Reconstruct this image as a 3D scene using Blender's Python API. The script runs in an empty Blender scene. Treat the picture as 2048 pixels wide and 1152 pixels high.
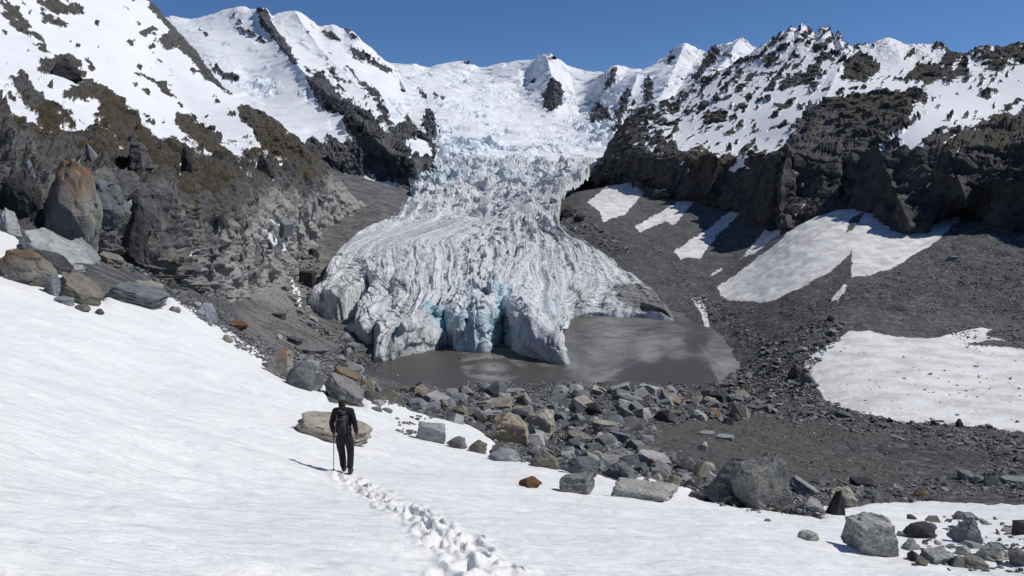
import bpy, bmesh, math, random
import numpy as np
random.seed(7); rng = np.random.default_rng(7)
scene = bpy.context.scene
C = scene.collection
R = math.radians
PI = math.pi

# ------------------------------------------------------------------ camera
PITCH = R(8.0); FPX = 1479.0
cam_d = bpy.data.cameras.new("camera"); cam = bpy.data.objects.new("camera", cam_d); C.objects.link(cam)
cam_d.sensor_width = 36.0; cam_d.lens = FPX / 2048 * 36.0
cam_d.clip_start = 0.1; cam_d.clip_end = 20000
cam.location = (0, 0, 0); cam.rotation_euler = (R(90) - PITCH, 0, 0)
scene.camera = cam

# ------------------------------------------------------------------ sky, sun, exposure
SUN_AZ, SUN_EL = 86.0, 51.0          # azimuth clockwise from the view direction (+Y)
w = bpy.data.worlds.new("World"); scene.world = w; w.use_nodes = True
nt = w.node_tree; nt.nodes.clear()
wo = nt.nodes.new("ShaderNodeOutputWorld"); bg = nt.nodes.new("ShaderNodeBackground")
sk = nt.nodes.new("ShaderNodeTexSky"); sk.sky_type = 'NISHITA'; sk.sun_disc = False
sk.sun_elevation = R(SUN_EL); sk.sun_rotation = R(SUN_AZ)
sk.altitude = 3000; sk.air_density = 1.0; sk.dust_density = 0.2; sk.ozone_density = 5.0
bg.inputs[1].default_value = 0.080
tint = nt.nodes.new("ShaderNodeMix"); tint.data_type = 'RGBA'; tint.blend_type = 'MULTIPLY'; tint.inputs[0].default_value = 1.0
tint.inputs[7].default_value = (.70, .88, 1.06, 1)
nt.links.new(sk.outputs[0], tint.inputs[6]); nt.links.new(tint.outputs[2], bg.inputs[0]); nt.links.new(bg.outputs[0], wo.inputs[0])
sd = bpy.data.lights.new("sun", 'SUN'); so = bpy.data.objects.new("sun", sd); C.objects.link(so)
sd.energy = 3.75; sd.angle = R(0.53); sd.color = (1.0, 0.965, 0.91)
SUNV = np.array([math.sin(R(SUN_AZ)) * math.cos(R(SUN_EL)), math.cos(R(SUN_AZ)) * math.cos(R(SUN_EL)), math.sin(R(SUN_EL))])
from mathutils import Vector, Matrix, Euler
so.rotation_euler = Vector(SUNV).to_track_quat('Z', 'Y').to_euler()
scene.view_settings.view_transform = 'Standard'; scene.view_settings.look = 'None'
scene.view_settings.gamma = 1.0; scene.view_settings.exposure = 0.0
try: scene.view_settings.use_curve_mapping = False
except Exception: pass
scene.cycles.max_bounces = 5; scene.cycles.diffuse_bounces = 3
scene.cycles.glossy_bounces = 2; scene.cycles.transmission_bounces = 2
scene.cycles.use_denoising = True

# ------------------------------------------------------------------ pixel <-> world
cp, sp = math.cos(PITCH), math.sin(PITCH)
def unproj(px, py, d):
    """photo pixel and forward distance (metres along +Y) -> world point"""
    px, py, d = np.asarray(px, float), np.asarray(py, float), np.asarray(d, float)
    u = (px - 1024) / FPX; v = (576 - py) / FPX
    yy = cp + v * sp; zz = -sp + v * cp
    return np.stack([u / yy * d, d + 0 * u, zz / yy * d], -1)
def proj(P):
    P = np.asarray(P, float); x, y, z = P[..., 0], P[..., 1], P[..., 2]
    dep = np.maximum(y * cp - z * sp, 1e-3); v = (y * sp + z * cp) / dep; u = x / dep
    return 1024 + u * FPX, 576 - v * FPX

# ------------------------------------------------------------------ noise
_perm = rng.permutation(256).astype(np.int64); _perm = np.concatenate([_perm, _perm, _perm])
_g = rng.normal(size=(256, 3)).astype(np.float32); _g /= np.linalg.norm(_g, axis=1, keepdims=True)
_rv = rng.random((256, 4)).astype(np.float32)
def pn(P, seed=0):
    P = np.asarray(P, np.float64) + seed * 17.31
    sh = P.shape[:-1]; P = P.reshape(-1, 3)
    i = np.floor(P).astype(np.int64); f = (P - i).astype(np.float32); i &= 255
    s = f * f * f * (f * (f * 6 - 15) + 10)
    out = np.zeros(len(P), np.float32)
    for a in (0, 1):
        wa = s[:, 0] if a else 1 - s[:, 0]
        pa = _perm[i[:, 0] + a]
        for b in (0, 1):
            wb = wa * (s[:, 1] if b else 1 - s[:, 1]); pb = _perm[pa + i[:, 1] + b]
            for c in (0, 1):
                h = _perm[pb + i[:, 2] + c] & 255; g = _g[h]
                out += wb * (s[:, 2] if c else 1 - s[:, 2]) * (g[:, 0] * (f[:, 0] - a) + g[:, 1] * (f[:, 1] - b) + g[:, 2] * (f[:, 2] - c))
    return (out * 1.6).reshape(sh)
def fbm(P, wl, octv, gain=0.5, seed=0, ridged=False, lac=2.0):
    out = 0; amp = 1.0; tot = 0; q = np.asarray(P, np.float64) / wl
    for k in range(octv):
        n = pn(q, seed + k)
        if ridged: n = 1 - 2 * np.abs(n)
        out = out + amp * n; tot += amp; amp *= gain; q = q * lac + 3.7
    return out / tot
def facet(P, wl, seed=0, tilt=0.7, soft=0):
    """fractured rock: every cell is a tilted plane"""
    P = np.asarray(P, np.float64) / wl + seed * 5.17
    sh = P.shape[:-1]; P = P.reshape(-1, 3)
    i = np.floor(P).astype(np.int64); f = (P - i).astype(np.float32)
    best = np.full(len(P), 9e9, np.float32); out = np.zeros(len(P), np.float32); den = np.full(len(P), 1e-9, np.float32)
    for a in (-1, 0, 1):
        for b in (-1, 0, 1):
            for c in (-1, 0, 1):
                h = _perm[_perm[_perm[(i[:, 0] + a) & 255] + ((i[:, 1] + b) & 255)] + ((i[:, 2] + c) & 255)] & 255
                r = _rv[h]
                dx = f[:, 0] - a - r[:, 0]; dy = f[:, 1] - b - r[:, 1]; dz = f[:, 2] - c - r[:, 2]
                d2 = dx * dx + dy * dy + dz * dz
                g = _g[(h * 7 + 13) & 255]
                val = (r[:, 3] - .5) + tilt * (g[:, 0] * dx + g[:, 1] * dy + g[:, 2] * dz) * 2
                if soft:
                    e = np.exp(-soft * d2); out += e * val; den += e
                else:
                    m = d2 < best; best[m] = d2[m]; out[m] = val[m]
    return (out / den if soft else out).reshape(sh)
def sstep(a, b, x):
    t = np.clip((x - a) / (b - a), 0, 1); return t * t * (3 - 2 * t)

# ------------------------------------------------------------------ polygons in photo pixels
def sdf(px, py, poly):
    """signed distance, positive inside"""
    sh = px.shape; px = px.ravel(); py = py.ravel()
    P = np.asarray(poly, float); Q = np.roll(P, -1, 0)
    bb = 60
    dmin = np.full(px.shape, 1e6); ins = np.zeros(px.shape, bool)
    near = (px > P[:, 0].min() - bb) & (px < P[:, 0].max() + bb) & (py > P[:, 1].min() - bb) & (py < P[:, 1].max() + bb)
    x, y = px[near], py[near]; dm = np.full(x.shape, 1e6); inn = np.zeros(x.shape, bool)
    for (x0, y0), (x1, y1) in zip(P, Q):
        ex, ey = x1 - x0, y1 - y0; L = ex * ex + ey * ey + 1e-9
        t = np.clip(((x - x0) * ex + (y - y0) * ey) / L, 0, 1)
        dm = np.minimum(dm, np.hypot(x - x0 - t * ex, y - y0 - t * ey))
        if y0 != y1:
            c = ((y0 > y) != (y1 > y)) & (x < ex * (y - y0) / ey + x0); inn ^= c
    out = np.full(px.shape, -60.0); out[near] = np.where(inn, dm, -dm)
    return out.reshape(sh)
def dline(px, py, line):
    dm = np.full(px.shape, 1e6)
    for (x0, y0), (x1, y1) in zip(line[:-1], line[1:]):
        ex, ey = x1 - x0, y1 - y0; L = ex * ex + ey * ey + 1e-9
        t = np.clip(((px - x0) * ex + (py - y0) * ey) / L, 0, 1)
        dm = np.minimum(dm, np.hypot(px - x0 - t * ex, py - y0 - t * ey))
    return dm
def cover(px, py, pts, k=3.0):
    """smooth field through samples (px, py, value)"""
    num = 0; den = 0
    for x, y, v in pts:
        wgt = 1.0 / (((px - x) ** 2 + (py - y) ** 2) + 60.0) ** (k / 2); num = num + wgt * v; den = den + wgt
    return num / den

# ------------------------------------------------------------------ objects
def tag(o, label=None, cat=None, group=None, kind=None):
    if label: o["label"] = label
    if cat: o["category"] = cat
    if group: o["group"] = group
    if kind: o["kind"] = kind
    return o
def mesh_np(name, V, F, mat, smooth=None, attrs=None, uv=None, parent=None):
    me = bpy.data.meshes.new(name)
    V = np.asarray(V, np.float32).reshape(-1, 3); F = np.asarray(F, np.int32); n = F.shape[1]
    me.vertices.add(len(V)); me.vertices.foreach_set("co", V.ravel())
    me.loops.add(F.size); me.loops.foreach_set("vertex_index", F.ravel())
    me.polygons.add(len(F)); me.polygons.foreach_set("loop_start", np.arange(0, F.size, n, dtype=np.int32))
    try: me.polygons.foreach_set("loop_total", np.full(len(F), n, np.int32))
    except Exception: pass
    sm = np.ones(len(F), bool) if smooth is None else np.asarray(smooth, bool)
    me.update(calc_edges=True)
    me.polygons.foreach_set("use_smooth", sm)
    for k, a in (attrs or {}).items():
        a = np.asarray(a, np.float32)
        if a.ndim == 2:
            at = me.attributes.new(k, 'FLOAT_COLOR', 'POINT'); at.data.foreach_set("color", a.ravel())
        else:
            at = me.attributes.new(k, 'FLOAT', 'POINT'); at.data.foreach_set("value", a.ravel())
    if uv is not None:
        at = me.attributes.new("flow", 'FLOAT_VECTOR', 'POINT')
        at.data.foreach_set("vector", np.asarray(uv, np.float32).ravel())
    me.materials.append(mat)
    o = bpy.data.objects.new(name, me); C.objects.link(o)
    if parent: o.parent = parent
    return o
def gridfaces(nr, nc):
    a = np.arange(nr * nc).reshape(nr, nc)
    return np.stack([a[:-1, :-1], a[:-1, 1:], a[1:, 1:], a[1:, :-1]], -1).reshape(-1, 4)
def gnormal(P):
    du = np.gradient(P, axis=1); dv = np.gradient(P, axis=0)
    n = np.cross(du, dv); n /= np.linalg.norm(n, axis=-1, keepdims=True) + 1e-12
    return n
def blur(A, n):
    """box blur over the two grid axes"""
    for _ in range(2):
        for ax in (0, 1):
            B = np.pad(A, [(n, n) if i == ax else (0, 0) for i in range(A.ndim)], mode='edge'); c = np.cumsum(B, axis=ax)
            m = A.shape[ax]; lo = np.take(c, np.arange(m), ax); hi = np.take(c, np.arange(2 * n, 2 * n + m), ax); A = (hi - lo) / (2 * n)
    return A
def pchip(t, Y, tn):
    """monotone cubic along axis 0"""
    t = np.asarray(t, float); Y = np.asarray(Y, float); h = np.diff(t)
    hh = h.reshape((-1,) + (1,) * (Y.ndim - 1)); dl = np.diff(Y, axis=0) / hh
    m = np.zeros_like(Y); m[0] = dl[0]; m[-1] = dl[-1]
    if len(t) > 2:
        w1 = 2 * hh[1:] + hh[:-1]; w2 = hh[1:] + 2 * hh[:-1]
        ok = dl[1:] * dl[:-1] > 0
        with np.errstate(all='ignore'):
            hm = (w1 + w2) / (w1 / dl[:-1] + w2 / dl[1:])
        m[1:-1] = np.where(ok, hm, 0)
    k = np.clip(np.searchsorted(t, tn, side='right') - 1, 0, len(t) - 2)
    s = (tn - t[k]) / h[k]; s = s.reshape((-1,) + (1,) * (Y.ndim - 1)); hk = h[k].reshape(s.shape)
    return ((1 + 2 * s) * (1 - s) ** 2 * Y[k] + s * (1 - s) ** 2 * hk * m[k] + s * s * (3 - 2 * s) * Y[k + 1] + s * s * (s - 1) * hk * m[k + 1])
def loft(rows, nc, nr, spurs=(), index=False, rowt=None):
    """rows of (px, py, d) from near/bottom to far/top -> grid of base points, their pixels"""
    res = []
    for r in rows:
        r = np.asarray(r, float); r = r.copy(); r[:, 2] = np.log(r[:, 2])
        if index: t = np.linspace(0, 1, len(r))
        else:
            seg = np.hypot(np.diff(r[:, 0]), np.diff(r[:, 1])) + 1; t = np.concatenate([[0], np.cumsum(seg)]); t /= t[-1]
        res.append(pchip(t, r, np.linspace(0, 1, nc)))
    res = np.stack(res)
    tv = np.linspace(0, 1, len(rows)) if rowt is None else np.asarray(rowt, float)
    G = pchip(tv, res, np.linspace(0, 1, nr))
    px, py, d = G[..., 0], G[..., 1], np.exp(G[..., 2])
    for line, wpx, amp in spurs:
        q = dline(px, py, line); d = d - amp * np.exp(-q / wpx) * (1 - np.exp(-(q + wpx * .15) / wpx) * 0)
    return unproj(px, py, d), px, py

# ------------------------------------------------------------------ material helpers
class NB:
    def __init__(s, name):
        s.m = bpy.data.materials.new(name); s.m.use_nodes = True; s.t = s.m.node_tree; s.t.nodes.clear()
        s.out = s.n("ShaderNodeOutputMaterial"); s.b = s.n("ShaderNodeBsdfPrincipled"); s.l(s.b.outputs[0], s.out.inputs[0])
        s.geo = s.n("ShaderNodeNewGeometry")
    def n(s, ty, **kw):
        x = s.t.nodes.new(ty)
        for k, v in kw.items(): setattr(x, k, v)
        return x
    def l(s, a, b): s.t.links.new(a, b)
    def put(s, sock, v):
        if isinstance(v, (int, float)): sock.default_value = v
        elif isinstance(v, (tuple, list)):
            sock.default_value = tuple(v) + ((1.0,) if len(v) == 3 and len(sock.default_value) == 4 else ())
        else: s.l(v, sock)
    def math(s, op, a, b=0.0, c=None, clamp=False):
        x = s.n("ShaderNodeMath", operation=op, use_clamp=clamp); s.put(x.inputs[0], a); s.put(x.inputs[1], b)
        if c is not None: s.put(x.inputs[2], c)
        return x.outputs[0]
    def ss(s, v, a, b, lo=0.0, hi=1.0):
        x = s.n("ShaderNodeMapRange", interpolation_type='SMOOTHSTEP'); s.put(x.inputs[0], v)
        x.inputs[1].default_value = a; x.inputs[2].default_value = b; x.inputs[3].default_value = lo; x.inputs[4].default_value = hi
        return x.outputs[0]
    def mix(s, f, a, b, blend='MIX'):
        x = s.n("ShaderNodeMix", data_type='RGBA', blend_type=blend); s.put(x.inputs[0], f); s.put(x.inputs[6], a); s.put(x.inputs[7], b)
        return x.outputs[2]
    def scale(s, vec, sc):
        x = s.n("ShaderNodeMapping"); s.l(vec, x.inputs[0])
        x.inputs['Scale'].default_value = sc if isinstance(sc, tuple) else (sc,) * 3
        return x.outputs[0]
    def noise(s, vec, scale=1.0, detail=4.0, rough=0.55, dist=0.0):
        x = s.n("ShaderNodeTexNoise"); s.l(vec, x.inputs['Vector']); x.inputs['Scale'].default_value = scale
        x.inputs['Detail'].default_value = detail; x.inputs['Roughness'].default_value = rough; x.inputs['Distortion'].default_value = dist
        return x.outputs['Fac']
    def voro(s, vec, scale=1.0, feature='F1', out='Distance'):
        x = s.n("ShaderNodeTexVoronoi", feature=feature); s.l(vec, x.inputs['Vector']); x.inputs['Scale'].default_value = scale
        return x.outputs[out]
    def attr(s, name):
        return s.n("ShaderNodeAttribute", attribute_name=name)
    def obj(s): return s.n("ShaderNodeTexCoord").outputs['Object']
    def sep(s, col):
        x = s.n("ShaderNodeSeparateColor"); s.l(col, x.inputs[0]); return x.outputs
    def bump(s, h, strength, dist, normal=None):
        x = s.n("ShaderNodeBump"); s.put(x.inputs['Strength'], strength); s.put(x.inputs['Distance'], dist); s.l(h, x.inputs['Height'])
        if normal is not None: s.l(normal, x.inputs['Normal'])
        return x.outputs[0]
    def fin(s, col, rough=0.85, normal=None, spec=0.3):
        s.put(s.b.inputs['Base Color'], col); s.put(s.b.inputs['Roughness'], rough); s.put(s.b.inputs['Specular IOR Level'], spec)
        if normal is not None: s.l(normal, s.b.inputs['Normal'])
        return s.m

def mountain_mat(name, wl, rock_a, rock_b, brown, light, snow=(0.76, 0.77, 0.79), edge=0.10, bmp=.30):
    """terrain: attribute mask = (snow, brown turf, light rock, ice blue); wl = size in metres of the detail that reads at its distance"""
    b = NB(name); P = b.obj()
    m = b.attr("mask"); ch = b.sep(m.outputs['Color']); blue = m.outputs['Alpha']
    n1 = b.noise(P, 1 / wl, 6, 0.62); n2 = b.noise(P, 4.3 / wl, 5, 0.6); n3 = b.noise(P, 0.16 / wl, 3, 0.5)
    v = b.voro(b.scale(P, (1 / wl, 1 / wl, 0.45 / wl)), 0.9)
    rock = b.mix(b.ss(n1, .3, .7), rock_a, rock_b)
    rock = b.mix(b.ss(n2, .35, .75, 0, .55), rock, tuple(c * .45 for c in rock_a))
    rock = b.mix(b.math('MULTIPLY', b.ss(b.math('ADD', ch[2], b.math('MULTIPLY', b.math('SUBTRACT', n1, .5), .9)), .3, .75), 1), rock, b.mix(n2, light, tuple(c * .6 for c in light)))
    br = b.ss(b.math('ADD', ch[1], b.math('MULTIPLY', b.math('SUBTRACT', n1, .5), 2.4)), .42, .72)
    rock = b.mix(br, rock, b.mix(b.ss(n2, .3, .7), brown, tuple(c * .5 for c in brown)))
    sn = b.math('ADD', ch[0], b.math('MULTIPLY', b.math('SUBTRACT', n2, .5), .35))
    sf = b.ss(sn, .5 - edge / 2, .5 + edge / 2)
    scol = b.mix(b.ss(n3, .3, .75, 0, .5), snow, tuple(c * k for c, k in zip(snow, (.90, .90, .92))))
    scol = b.mix(blue, scol, b.mix(b.ss(n2, .35, .65), (.52, .66, .73), (.70, .77, .81)))
    col = b.mix(sf, rock, scol)
    hr = b.math('ADD', b.math('ADD', n1, b.math('MULTIPLY', n2, .5)), b.math('MULTIPLY', v, .9))
    nr = b.bump(hr, 1.0, wl * bmp)
    ns = b.bump(b.noise(P, 1.6 / wl, 3, .5), 0.22, wl * 0.12)
    mv = b.n("ShaderNodeMix", data_type='VECTOR'); b.put(mv.inputs[0], sf); b.l(nr, mv.inputs[4]); b.l(ns, mv.inputs[5])
    return b.fin(col, b.math('SUBTRACT', .92, b.math('MULTIPLY', sf, .25)), mv.outputs[1], .25)

# ================================================================== GROUND (near slope, debris plain, lake basin, scree)
CY = 4.0; LAKE_Z = -56.0
def shore(px, py, z=LAKE_Z):
    q = unproj(px, py, 1.0); d = z / q[2]; return (q[0] * d, d, z)
gp = []
for px, py, d in [
    (-600,1152,3.4),(-500,900,6.6),(-600,700,13),(-600,560,22),(-600,440,36),(-500,330,60),
    (0,1152,4.2),(500,1152,5.2),(1024,1152,6.4),(1500,1152,7.6),(2048,1152,9.2),(2600,1190,9.6),
    (0,1000,6.6),(300,1000,8.6),(500,1000,10.6),(0,850,10),(300,850,14.5),(500,850,19.5),(0,700,17.5),(300,740,24),(0,600,26),
    (0,945,7.6),(500,930,13.4),(690,942,16.2),(560,760,31),(700,840,26.5),(850,900,23.5),(1000,945,20.5),(1200,1000,16.6),(1400,1040,14),(1600,1075,12.6),(1800,1110,11.4),(2048,1140,10.2),
    (900,1000,13.4),(1200,1060,11),(1024,1060,10.4),
    (-200,450,38),(0,530,32.5),(200,610,32),(400,665,33.5),(480,710,34),(0,440,44),(150,530,42),(330,600,40),
    (500,680,44),(620,735,41),(700,775,38),(780,830,33.5),(900,870,32),(1000,905,27),(1100,925,24.5),
    (420,640,62),(520,690,82),(620,740,98),(700,760,120),(740,752,175),
    (350,570,95),(450,600,170),(500,570,290),(560,560,335),(520,650,190),(650,705,205),(600,620,270),
    (600,590,345),(650,640,300),(750,700,240),(590,540,405),(640,470,500),(700,430,560),(760,410,620),(800,398,690),(690,640,300),
    (1000,800,110),(1000,850,58),(900,800,70),(820,795,62),(1000,885,36),(1200,780,168),(1200,830,92),(1200,880,50),(1200,940,27),(850,785,110),
    (1500,785,178),(1500,850,110),(1500,900,70),(1450,960,32),(1500,1015,19.5),(1650,1040,17.5),(1350,1000,20),
    (1700,980,42),(1900,1010,38),(1900,1060,21),(1900,1105,13.2),(2100,1010,37),(2100,1080,17),(2500,1020,36),(2500,1100,15),
    (1800,950,60),(1800,870,98),(2048,950,58),(2048,862,98),(1600,720,192),(1800,760,148),(1800,660,214),(2048,760,144),(2048,672,208),
    (2500,760,140),(2500,660,200),(2500,870,92),(2500,950,56),
    (1400,640,300),(1480,695,246),(1340,580,368),(1600,560,300),(1800,560,268),(2048,560,256),(1440,592,342),(1600,480,372),
    (1700,420,410),(1800,500,318),(2048,475,318),(2048,400,350),(2500,480,290),(1500,500,425),(1400,480,470),(1300,440,550),(1200,400,670),(1150,385,760),
    (1270,500,450),(1180,470,500),(1120,430,570),(1900,430,370)]:
    gp.append(unproj(px, py, d))
for p in [(690,770),(760,778),(900,780),(1000,782),(1100,776),(1300,768),(1450,771),(1480,735),(1468,695),(1420,656)]:
    gp.append(shore(*p))
for p in [(800,755),(900,755),(1000,755),(1150,755),(1300,745),(1420,735),(1380,690),(1250,690),(1150,700),(1000,720),(850,740)]:
    gp.append(shore(*p, -59.5))
gp += [(0,0,-1.75),(-5,0,-.7),(5,0,-3.2),(0,-2.5,-1.2),(-4,-2.5,-.3),(5,-2.5,-2.9)]
gp += [(-20,330,-60),(40,330,-62),(0,400,-56),(-30,400,-54),(30,450,-50),(-20,520,-44),(20,600,-35),(0,280,-61),(50,290,-60),(0,750,-24),(-40,260,-58.5)]
gp = np.array([tuple(map(float, q)) for q in gp])
def uw(x, y):
    return x / (y + CY) * 3.0, np.log(y + CY) * 1.0
_u, _w = uw(gp[:, 0], gp[:, 1]); _val = gp[:, 2] / (gp[:, 1] + CY)
def _ker(r2): return 0.5 * r2 * np.log(r2 + 1e-12)
_n = len(_u); K = _ker((_u[:, None] - _u) ** 2 + (_w[:, None] - _w) ** 2) + np.eye(_n) * 2e-3
A = np.zeros((_n + 3, _n + 3)); A[:_n, :_n] = K; A[:_n, _n] = 1; A[:_n, _n + 1] = _u; A[:_n, _n + 2] = _w; A[_n:, :_n] = A[:_n, _n:].T
_co = np.linalg.solve(A, np.concatenate([_val, np.zeros(3)]))
_GU = np.linspace(-4.2, 4.2, 340); _GW = np.linspace(math.log(1.2), math.log(900), 420)
_gz = np.zeros((len(_GW), len(_GU)))
for i, ww in enumerate(_GW):
    r2 = (_GU[:, None] - _u) ** 2 + (ww - _w) ** 2
    _gz[i] = _ker(r2) @ _co[:_n] + _co[_n] + _co[_n + 1] * _GU + _co[_n + 2] * ww
def ground(x, y):
    x = np.asarray(x, float); y = np.asarray(y, float)
    u, ww = uw(x, np.maximum(y, -2.7))
    a = np.clip((u - _GU[0]) / (_GU[1] - _GU[0]), 0, len(_GU) - 1.001); c = np.clip((ww - _GW[0]) / (_GW[1] - _GW[0]), 0, len(_GW) - 1.001)
    i = a.astype(int); j = c.astype(int); fa = a - i; fc = c - j
    z = (_gz[j, i] * (1 - fa) + _gz[j, i + 1] * fa) * (1 - fc) + (_gz[j + 1, i] * (1 - fa) + _gz[j + 1, i + 1] * fa) * fc
    return z * (np.maximum(y, -2.7) + CY)
def hit(px, py, dmin=3.0, dmax=600, off=0.0):
    """first meeting of the view ray through a photo pixel with the ground"""
    px = np.atleast_1d(np.asarray(px, float)); py = np.atleast_1d(np.asarray(py, float)); q = unproj(px, py, 1.0)
    ds = np.exp(np.linspace(math.log(dmin), math.log(dmax), 500)); best = np.full(len(px), np.nan); prev = np.ones(len(px), bool)
    for d0, d1 in zip(ds[:-1], ds[1:]):
        z = ground(q[:, 0] * d1, q[:, 1] * d1 + 0 * px) + off
        h = (q[:, 2] * d1 < z) & np.isnan(best)
        best[h] = d1
    return best

# ---- snow outline on the near ground (photo pixels of the place where the snow ends)
SNOW_MAIN = [(-900,380),(-300,440),(0,460),(80,497),(150,540),(205,600),(215,575),(235,590),(330,612),(330,590),(400,614),(440,650),(500,688),(560,722),(525,728),(533,735),(560,752),(600,775),(640,782),(648,762),(660,800),
    (724,812),(690,764),(727,783),(805,808),(862,834),(936,846),(962,860),(990,885),(975,905),(1030,912),(1110,938),(1180,944),(1236,960),(1286,950),(1330,962),(1401,975),(1380,992),
    (1490,1015),(1591,1030),(1640,1038),(1600,1010),(1697,1014),(1760,1004),(1850,1001),(2048,1007),(2700,1016),(2700,1400),(2500,2400),(-2500,2400),(-2500,300)]
STRIPS = [[(-60,390),(0,405),(105,455),(95,462),(0,420)],[(230,480),(300,520),(345,548),(330,552),(280,530)],[(320,480),(370,498),(390,500),(350,520)],[(300,520),(350,548),(320,552)],
    [(415,470),(440,485),(445,490),(425,485)],[(415,490),(440,485),(470,492),(440,500)]]
FAR_SNOW = [ # snow fans under the right cliffs and the old snow field on the plain
    [(1438,592),(1434,575),(1500,530),(1600,450),(1660,412),(1700,405),(1738,412),(1745,425),(1775,425),(1785,425),(1765,450),(1790,462),(1850,458),(1880,440),(1932,412),(1915,445),(1860,490),(1800,530),(1745,550),(1705,558),(1700,545),(1705,500),(1690,520),(1660,545),(1600,580),(1540,605),(1520,606),(1480,606)],
    [(1346,505),(1400,470),(1440,440),(1500,398),(1490,420),(1440,465),(1400,518),(1375,515),(1362,520)],
    [(1478,520),(1500,500),(1545,440),(1560,455),(1560,470),(1510,505)],
    [(1175,405),(1230,360),(1260,345),(1265,380),(1275,370),(1290,385),(1250,430),(1205,443),(1200,425)],
    [(1270,455),(1330,420),(1395,385),(1390,400),(1350,450),(1330,445),(1280,466)],
    [(1420,550),(1450,535),(1440,545),(1425,554)],[(1384,598),(1400,594),(1412,615),(1420,655),(1408,655),(1400,625)],
    [(1663,602),(1690,568),(1692,578),(1675,605)],
    [(1604,742),(1610,725),(1650,690),(1700,662),(1735,662),(1780,675),(1850,678),(1900,670),(1960,652),(1990,655),(1975,668),(2010,680),(1920,688),(2048,700),(2500,690),(2500,880),(2048,860),(1900,850),(1780,838),(1680,815),(1650,800),(1640,780),(1620,765)],
    [(572,520),(590,545),(600,580),(605,610),(598,615),(588,590),(578,560)],[(757,750),(772,744),(776,752),(762,757)]]
FAN_GAPS = [[(1700,440),(1730,425),(1715,450),(1690,470)]]  # gap cut into the snow fan so that bare gravel shows
def snow_sd_near(px, py, P):
    s = sdf(px, py, SNOW_MAIN)
    return s

def edge_noise(P, px_amp):
    return px_amp
# ---- the ground sheet
nr, nc = 900, 1000
Wg = np.linspace(math.log(1.6), math.log(760), nr); Ug = np.linspace(-1.25, 1.25, nc)
UU, WW = np.meshgrid(Ug, Wg); Y = np.exp(WW) - CY; X = UU * (Y + CY); Z = ground(X, Y)
BASE = np.stack([X, Y, Z], -1); gpx, gpy = proj(BASE)
D = np.maximum(Y, 2)
jx = fbm(BASE, 1, 1) * 0
# noise in log-like coordinates so that roughness suits every distance
nb1 = fbm(BASE, 14.0, 7, .56, 3); nb2 = fbm(BASE, 1.6, 4, .6, 11)
warp = (fbm(BASE / np.maximum(D, 8)[..., None] * 60, 2.2, 4, .6, 21)) * 9
main_sd = sdf(gpx, gpy, SNOW_MAIN) + warp * .9
main_sd = np.where((Y < 60) & (gpy > 380), main_sd, -60)
main_sd = np.where((gpx > 1550) & (gpy < 1000), -60, main_sd)
main_sd = np.where(Y < 3.0, 60, main_sd)
farm = np.full(Y.shape, -60.0)
for pl in FAR_SNOW:
    farm = np.maximum(farm, sdf(gpx, gpy, pl))
streak = fbm(BASE @ np.array([[.8, .0, 0], [0, .8, 0], [0, 0, 3.]]), 5, 4, .6, 31)
farm = farm + warp * .55 + streak * 3
farm = np.where(Y > 85, farm, -60)
rk = np.full(Y.shape, -60.0)
for pl in FAN_GAPS: rk = np.maximum(rk, sdf(gpx, gpy, pl))
farm = np.minimum(farm, -rk)
stm = np.full(Y.shape, -60.0)
for pl in STRIPS: stm = np.maximum(stm, sdf(gpx, gpy, pl))
stm = np.where((Y > 25) & (Y < 120), stm + warp * .4, -60)
smask = np.clip(.5 + np.maximum(farm, stm) / 12, 0, 1)
# specks of old snow missing from the fans
inlake = sstep(-57.2, -55.5, Z)
rough = np.where(Y > 90, 1.6, .25 + Y * .012) * (1 - .95 * sstep(.4, .7, smask))
tanp = cover(gpx, gpy, [(1350,860,1),(1550,890,1),(1700,960,.7),(1900,960,.2),(1200,800,0),(1700,780,0),(1000,850,0),(1900,600,0),(1500,600,0),(600,650,.25),(400,560,.3),(1700,900,.7),(500,560,.5),(1300,940,0)])
lightp = cover(gpx, gpy, [(520,640,.5),(560,590,.75),(640,700,.4),(450,600,.3),(400,560,.2),(1500,880,.2),(1900,600,.1),(1200,470,.15),(700,430,.4),(1300,540,.1),(1000,850,.15),(1750,500,0),(1500,650,.0),(1900,960,.2)])
Zg = Z + (nb1 * rough + nb2 * .12 * np.where(Y > 30, 1.6, 1)) * inlake
gully = fbm(np.stack([BASE[..., 0], BASE[..., 1] * .35 + BASE[..., 2] * 0, BASE[..., 2] * 0], -1), 9, 4, .5, 61, ridged=True)
Zg += np.where((gpx > 1150) & (Y > 230), gully * .8, 0)
Zg = np.where(main_sd > 2, Z - .35 * sstep(2, 14, main_sd) - 0.03, Zg)
Pg = np.stack([X, Y, Zg], -1)
_sd = np.array([-.79, -.61]); _sp = np.array([.61, -.79]); _a = X * _sp[0] + Y * _sp[1]; _b = X * _sd[0] + Y * _sd[1]
stk = fbm(np.stack([_a / 1.6 + warp * .03, _b / 45, _a * 0], -1), 1.0, 5, .62, 91) * np.where((gpx > 1120) & (gpy < 610), 1, 0)
mask4 = np.stack([smask + stk * .5 * (smask > .05), tanp, lightp, np.clip(.5 + stk * .9, 0, 1) * (np.abs(stk) > 0)], -1).reshape(-1, 4)
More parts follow.
